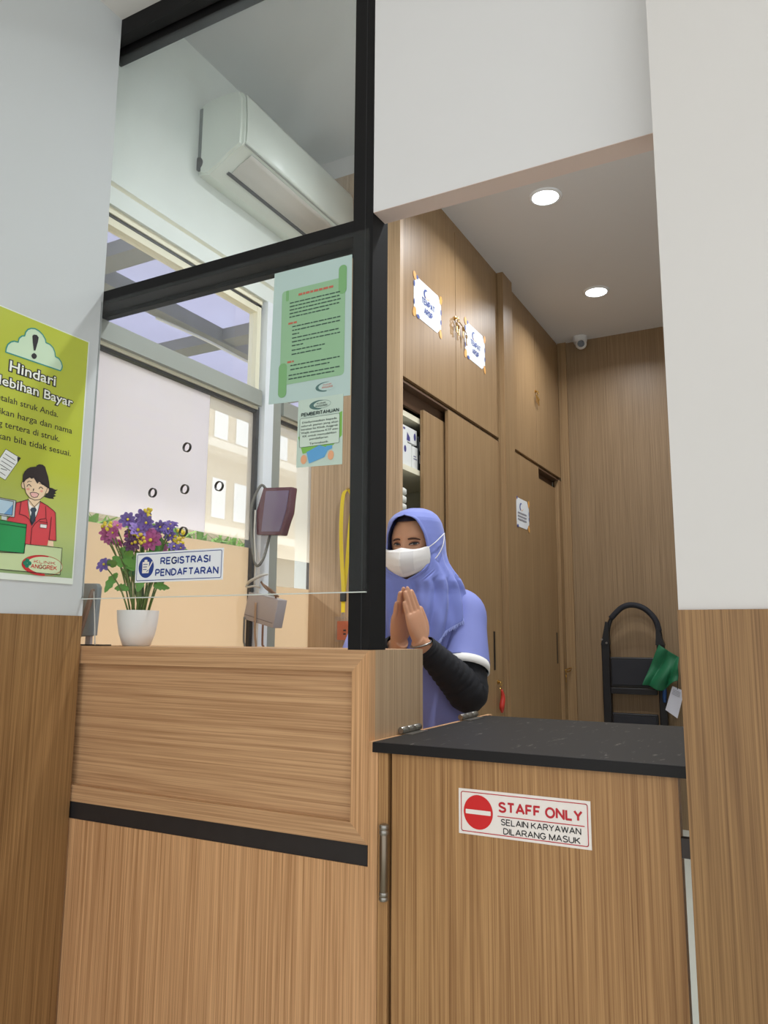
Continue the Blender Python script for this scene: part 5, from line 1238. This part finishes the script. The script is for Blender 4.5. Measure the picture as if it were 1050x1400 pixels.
# ---- headscarf
HIJ = mat('scarf_lilac', rgb(120, 131, 200), 0.75, bump=0.12, bscale=700, var=0.03); HIJ.node_tree.nodes['Principled BSDF'].inputs['Sheen Weight'].default_value = 0.2
PROF = [  # z, half width, front, back, opening half angle (deg), centre y
 (1.645, 0.004, 0.004, 0.004, 0, -0.03), (1.641, 0.030, 0.034, 0.034, 0, -0.032), (1.632, 0.054, 0.066, 0.060, 0, -0.034), (1.618, 0.072, 0.096, 0.080, 0, -0.037), (1.6045, 0.081, 0.109, 0.090, 0, -0.04),
 (1.601, 0.083, 0.112, 0.094, 17, -0.041), (1.590, 0.088, 0.115, 0.10, 27, -0.042), (1.57, 0.092, 0.116, 0.107, 34, -0.043), (1.545, 0.096, 0.114, 0.114, 40, -0.045), (1.515, 0.099, 0.108, 0.118, 43, -0.046), (1.48, 0.103, 0.103, 0.120, 44, -0.046),
 (1.45, 0.112, 0.100, 0.120, 41, -0.046), (1.425, 0.126, 0.098, 0.120, 30, -0.046), (1.405, 0.140, 0.098, 0.122, 13, -0.046), (1.392, 0.148, 0.100, 0.126, 0, -0.045), (1.375, 0.154, 0.104, 0.13, 0, -0.042),
 (1.345, 0.160, 0.112, 0.135, 0, -0.036), (1.315, 0.170, 0.122, 0.14, 0, -0.032), (1.25, 0.182, 0.136, 0.145, 0, -0.028), (1.18, 0.182, 0.142, 0.145, 0, -0.025), (1.08, 0.178, 0.142, 0.145, 0, -0.02)]
def prof_at(z):
    for A, B in zip(PROF, PROF[1:]):
        if z <= A[0] and z >= B[0]:
            t = (A[0]-z)/(A[0]-B[0]); t_ = t
            return [a+(b_-a)*t_ for a, b_ in zip(A, B)]
    return list(PROF[0] if z > PROF[0][0] else PROF[-1])
def hem(th):      # th measured from the front, 0..2pi
    c = math.cos(th)
    if c > 0: return 1.318-0.175*c**1.6-0.010*math.sin(th*7)
    return 1.318-0.10*(-c)**1.5
def fold_at(th, z):
    thf = th if th < PI else th-2*PI; a_ = abs(thf)
    k = max(0.0, min(1.0, (1.50-z)/0.14)); k2 = max(0.0, min(1.0, (1.41-z)/0.12))
    f = 0.0
    for c0, sl, wd_, am in ((0.95, -1.6, 0.10, 0.014), (1.30, -1.2, 0.085, 0.013), (1.66, -0.8, 0.11, 0.014), (2.2, 0, 0.18, 0.010), (0.58, -1.3, 0.075, 0.011)):   # folds falling from the temples
        d_ = a_-(c0+sl*(1.45-z)); f += am*k*(math.exp(-(d_/wd_)**2)-0.55*math.exp(-((d_-wd_*1.5)/wd_)**2))
    f += 0.0030*math.sin(th*7+z*9)*k2+0.0014*math.sin(th*23+z*16)*k2
    f += 0.0028*k2*math.sin(a_*6-(1.42-z)*60)*math.exp(-(thf/0.45)**2)     # swags under the chin
    f += 0.0015*math.sin(th*5+z*40)*max(0, min(1, (z-1.5)/0.03))
    return f
bm = bmesh.new(); NU, NV = 180, 96; G = []
for j in range(NV+1):
    row = []
    for i in range(NU+1):
        tau = i/NU; th = 2*PI*tau
        for it in range(3):
            q = j/NV; q = 1-(1-q)**1.0
            z = 1.645-(1.645-hem(th))*(q**1.25)
            p = prof_at(z); th0 = math.radians(p[4]); th = th0+(2*PI-2*th0)*tau
        _, w, f, bk, _, cy = p
        s_, c_ = math.sin(th), math.cos(th)
        thf = th if th < PI else th-2*PI
        fold = fold_at(th, z)
        fold += -0.010*math.exp(-(thf-0.16)**2/0.005)*max(0, min(1, (1.40-z)/0.03))   # crease below the mask
        fold += 0.0035*math.exp(-((tau*2*PI)-0.05)**2/0.004)*(1 if p[4] > 3 else 0)+0.0035*math.exp(-((1-tau)*2*PI-0.05)**2/0.004)*(1 if p[4] > 3 else 0)   # rolled edge round the face
        x = (w+fold)*s_; y = cy-((f if c_ > 0 else bk)+fold)*c_
        hr = math.radians(-8)*max(0.0, min(1.0, (z-1.36)/0.08)); X_, Y_ = x-0.002, y+0.045      # the hood turns with the head
        row.append(bm.verts.new((X_*math.cos(hr)-Y_*math.sin(hr), X_*math.sin(hr)+Y_*math.cos(hr)-0.045, z)))
    G.append(row)
for j in range(NV):
    for i in range(NU): bm.faces.new((G[j][i], G[j][i+1], G[j+1][i+1], G[j+1][i]))
bmesh.ops.remove_doubles(bm, verts=bm.verts, dist=0.0004)
hj = obj('headscarf', bm, HIJ, pr, smooth=True, local=True, mods=[('SOLIDIFY', dict(thickness=0.003, offset=1)), ('SUBSURF', dict(levels=1, render_levels=1))])
# frayed fringe along the hem
bm = bmesh.new(); rfr = random.Random(2)
for i in range(NU):
    th = 2*PI*i/NU
    for q in range(3):
        t_ = th+2*PI/NU*q/3; z = hem(t_); p = prof_at(z); c_, s_ = math.cos(t_), math.sin(t_)
        fold = fold_at(t_, z)+0.003
        P0 = Vector(((p[1]+fold)*s_-0.002, p[5]-((p[2] if c_ > 0 else p[3])+fold)*c_, z+0.002))
        P1 = P0+Vector((s_*0.004+rfr.uniform(-.002, .002), -c_*0.004, -rfr.uniform(0.008, 0.016)))
        tube(bm, [P0, P1], [0.0010, 0.0006], 4)
obj('fringe', bm, mat('scarf_fringe', rgb(168, 178, 232), 0.8), hj, local=True)

# ---- face mask with centre fold and ear loops
MSK = mat('mask_white', rgb(238, 234, 230), 0.7, bump=0.1, bscale=500); MSP = mat('mask_print', rgb(226, 222, 220), 0.6)
CEN = [(-0.112, -0.013), (-0.129, -0.028), (-0.139, -0.050), (-0.138, -0.072), (-0.126, -0.094), (-0.106, -0.112)]     # y, z on the centre fold
EDG = [(0.0850, -0.078, -0.012), (0.0865, -0.077, -0.022), (0.0875, -0.076, -0.036), (0.0875, -0.076, -0.050), (0.085, -0.077, -0.064), (0.080, -0.079, -0.076)]
def mask_pt(u, j, off=0.0):
    """u -1..1 across, j 0..5 down (float)"""
    i = min(4, int(j)); t = j-i
    cy = CEN[i][0]+(CEN[i+1][0]-CEN[i][0])*t; cz = CEN[i][1]+(CEN[i+1][1]-CEN[i][1])*t
    ex_, ey_, ez_ = [EDG[i][k]+(EDG[i+1][k]-EDG[i][k])*t for k in range(3)]
    a = abs(u)
    x = ex_*(a**0.92)*(1 if u >= 0 else -1); y = cy+(ey_-cy)*(0.45*a+0.55*a**1.9); z = cz+(ez_-cz)*(a**(0.9 if j < 2 else 1.5))
    if j < 1: z -= 0.007*(1-j)*math.sin(PI*min(1, a*1.1))**1.2 ; 
    return H(x, y-off, z)
bm = bmesh.new(); NM, NJ = 40, 20; g = []
for j in range(NJ+1): g.append([bm.verts.new(mask_pt(-1+2*i/NM, 5*j/NJ)) for i in range(NM+1)])
for j in range(NJ):
    for i in range(NM): bm.faces.new((g[j][i], g[j][i+1], g[j+1][i+1], g[j+1][i]))
mk = obj('face_mask', bm, MSK, pr, local=True, mods=[('SOLIDIFY', dict(thickness=0.0016, offset=0))]); sharp(mk, 22)
bm = bmesh.new(); tube(bm, [mask_pt(0, 5*k/20, 0.0005) for k in range(21)], 0.0011, 8); obj('fold_seam', bm, MSK, mk, smooth=True, local=True)
bm = bmesh.new(); g = []
for j in range(9): g.append([bm.verts.new(mask_pt(0.05+0.42*i/10, 0.9+3.4*j/8, 0.0024)) for i in range(11)])
for j in range(8):
    for i in range(10): bm.faces.new((g[j][i], g[j][i+1], g[j+1][i+1], g[j+1][i]))
obj('filter_panel', bm, MSP, mk, smooth=True, local=True)
for s in (-1, 1):
    bm = bmesh.new()
    ear = H(0.1125*s, 0.000, 0.030)
    stube(bm, [H(0.083*s, -0.072, -0.014), H(0.1005*s, -0.054, 0.002), H(0.110*s, -0.024, 0.020), ear], [0.0015]*4, n=8)
    stube(bm, [H(0.077*s, -0.068, -0.070), H(0.1045*s, -0.054, -0.045), H(0.1165*s, -0.028, -0.008), ear], [0.0015]*4, n=8)
    obj('ear_loop', bm, MSK, mk, smooth=True, local=True)

# ---- tunic
TUN = mat('tunic_lilac', rgb(130, 138, 202), 0.75, bump=0.1, bscale=500, var=0.03); TRIMW = mat('tunic_trim', rgb(236, 232, 226), 0.7)
bm = bmesh.new(); rings = []
TP = [(0.56, 0.215, 0.150), (0.66, 0.210, 0.148), (0.78, 0.200, 0.142), (0.90, 0.190, 0.134), (1.00, 0.178, 0.124), (1.08, 0.172, 0.122), (1.16, 0.174, 0.124), (1.22, 0.180, 0.122), (1.27, 0.185, 0.108), (1.30, 0.182, 0.092), (1.325, 0.150, 0.074), (1.345, 0.105, 0.065), (1.36, 0.072, 0.06)]
for z, w, d in [c for c in cr(TP, 4)]:
    r = []
    for k in range(72):
        a = 2*PI*k/72; q = 1+0.02*math.sin(a*6+z*10)*max(0, 1.15-z)+0.010*math.sin(a*11+z*5)*max(0, 1.2-z)
        c, s = math.cos(a), math.sin(a)
        r.append((w*q*math.copysign(abs(c)**0.87, c), d*q*math.copysign(abs(s)**0.87, s), z))
    rings.append(r)
loft(bm, rings, cap=False)
tn = obj('tunic', bm, TUN, pr, smooth=True, local=True, mods=[('SOLIDIFY', dict(thickness=0.003, offset=1))])
for S, E_, s in ((SL, EL, 1), (SR_, ER, -1)):
    bm = bmesh.new(); dn = (E_-S)
    pts = [S+Vector((-0.075*s, 0.0, 0.030)), S+Vector((-0.022*s, 0, 0.018)), S+Vector((0.012*s, -0.004, -0.004)), S+dn*0.25+Vector((0.010*s, 0, 0)), S+dn*0.5+Vector((0.006*s, 0, 0)), S+dn*0.66]
    rad = [0.050, 0.062, 0.065, 0.065, 0.068, 0.074]
    q = cr([list(p)+[r] for p, r in zip(pts, rad)], 6); rr_ = tube(bm, [p[:3] for p in q], [p[3] for p in q], 32, caps=False)
    for ri, ring in enumerate(rr_):
        c0 = sum((v.co for v in ring), Vector())/32
        for k, v in enumerate(ring): v.co = c0+(v.co-c0)*(1+0.022*math.sin(k*2*PI/32*3+ri*0.25)*(ri/len(rr_)))
    sl = obj('sleeve', bm, TUN, tn, smooth=True, local=True, mods=[('SOLIDIFY', dict(thickness=0.003, offset=1))])
    bm = bmesh.new(); e0 = Vector(q[-1][:3]); ax = (Vector(q[-1][:3])-Vector(q[-3][:3])).normalized()
    tube(bm, [e0-ax*0.002, e0+ax*0.012, e0+ax*0.026], [0.0755, 0.0765, 0.077], 32, caps=False)
    obj('sleeve_trim', bm, TRIMW, tn, smooth=True, local=True, mods=[('SOLIDIFY', dict(thickness=0.004, offset=0))])
# side vent button / pocket edge
# ---- black undersleeves
BLK = mat('undersleeve_black', rgb(26, 26, 30), 0.85, bump=0.15, bscale=300)
for S, E_, W in ((SL, EL, WL), (SR_, ER, WR)):
    bm = bmesh.new(); wd = (W-E_).normalized(); we = W-wd*0.012
    pts = [S.lerp(E_, 0.35), S.lerp(E_, 0.7), E_+(E_-(S+W)/2).normalized()*0.006, E_.lerp(W, 0.22), E_.lerp(W, 0.5), E_.lerp(W, 0.8), we]
    rad = [0.054, 0.060, 0.060, 0.057, 0.049, 0.040, 0.035]
    q = cr([list(p)+[r] for p, r in zip(pts, rad)], 10); rr_ = tube(bm, [p[:3] for p in q], [p[3] for p in q], 32, caps=False)
    for ri, ring in enumerate(rr_):
        c0 = sum((v.co for v in ring), Vector())/32; t_ = ri/len(rr_)
        for k, v in enumerate(ring): v.co = c0+(v.co-c0)*(1+0.035*math.sin(ri*1.9+math.sin(k*2*PI/32*2)*1.5)*(0.3+t_))
    obj('undersleeve', bm, BLK, pr, smooth=True, local=True, mods=[('SOLIDIFY', dict(thickness=0.002, offset=1))])
bm = bmesh.new(); wd = (TL-WL).normalized(); a_ = wd.orthogonal().normalized(); b_ = wd.cross(a_)
c_ = WL+(WL-EL).normalized()*0.0
tube(bm, [c_+(a_*math.cos(2*PI*k/28)+b_*math.sin(2*PI*k/28))*0.0325 for k in range(28)], 0.0030, 8, closed=True)
obj('bracelet', bm, CHROME, pr, smooth=True, local=True)
# ---- trousers and shoes (behind the counter)
NAV = mat('trousers_dark', rgb(44, 46, 66), 0.8)
bm = bmesh.new()
for s in (-1, 1): stube(bm, [(0.085*s, 0, 0.86), (0.09*s, 0, 0.66), (0.09*s, 0.0, 0.46), (0.09*s, 0.01, 0.25), (0.09*s, 0.01, 0.085)], [0.098, 0.092, 0.078, 0.072, 0.075], n=24, caps=False)
obj('trousers', bm, NAV, pr, smooth=True, local=True, mods=[('SOLIDIFY', dict(thickness=0.003, offset=1))])
for s in (-1, 1):
    bm = bmesh.new(); ball(bm, (0.09*s, -0.045, 0.042), (0.048, 0.125, 0.042), 20, 14)
    for v in bm.verts: v.co.z = max(0.0005, v.co.z)
    obj('shoe', bm, BLK, pr, smooth=True, local=True)
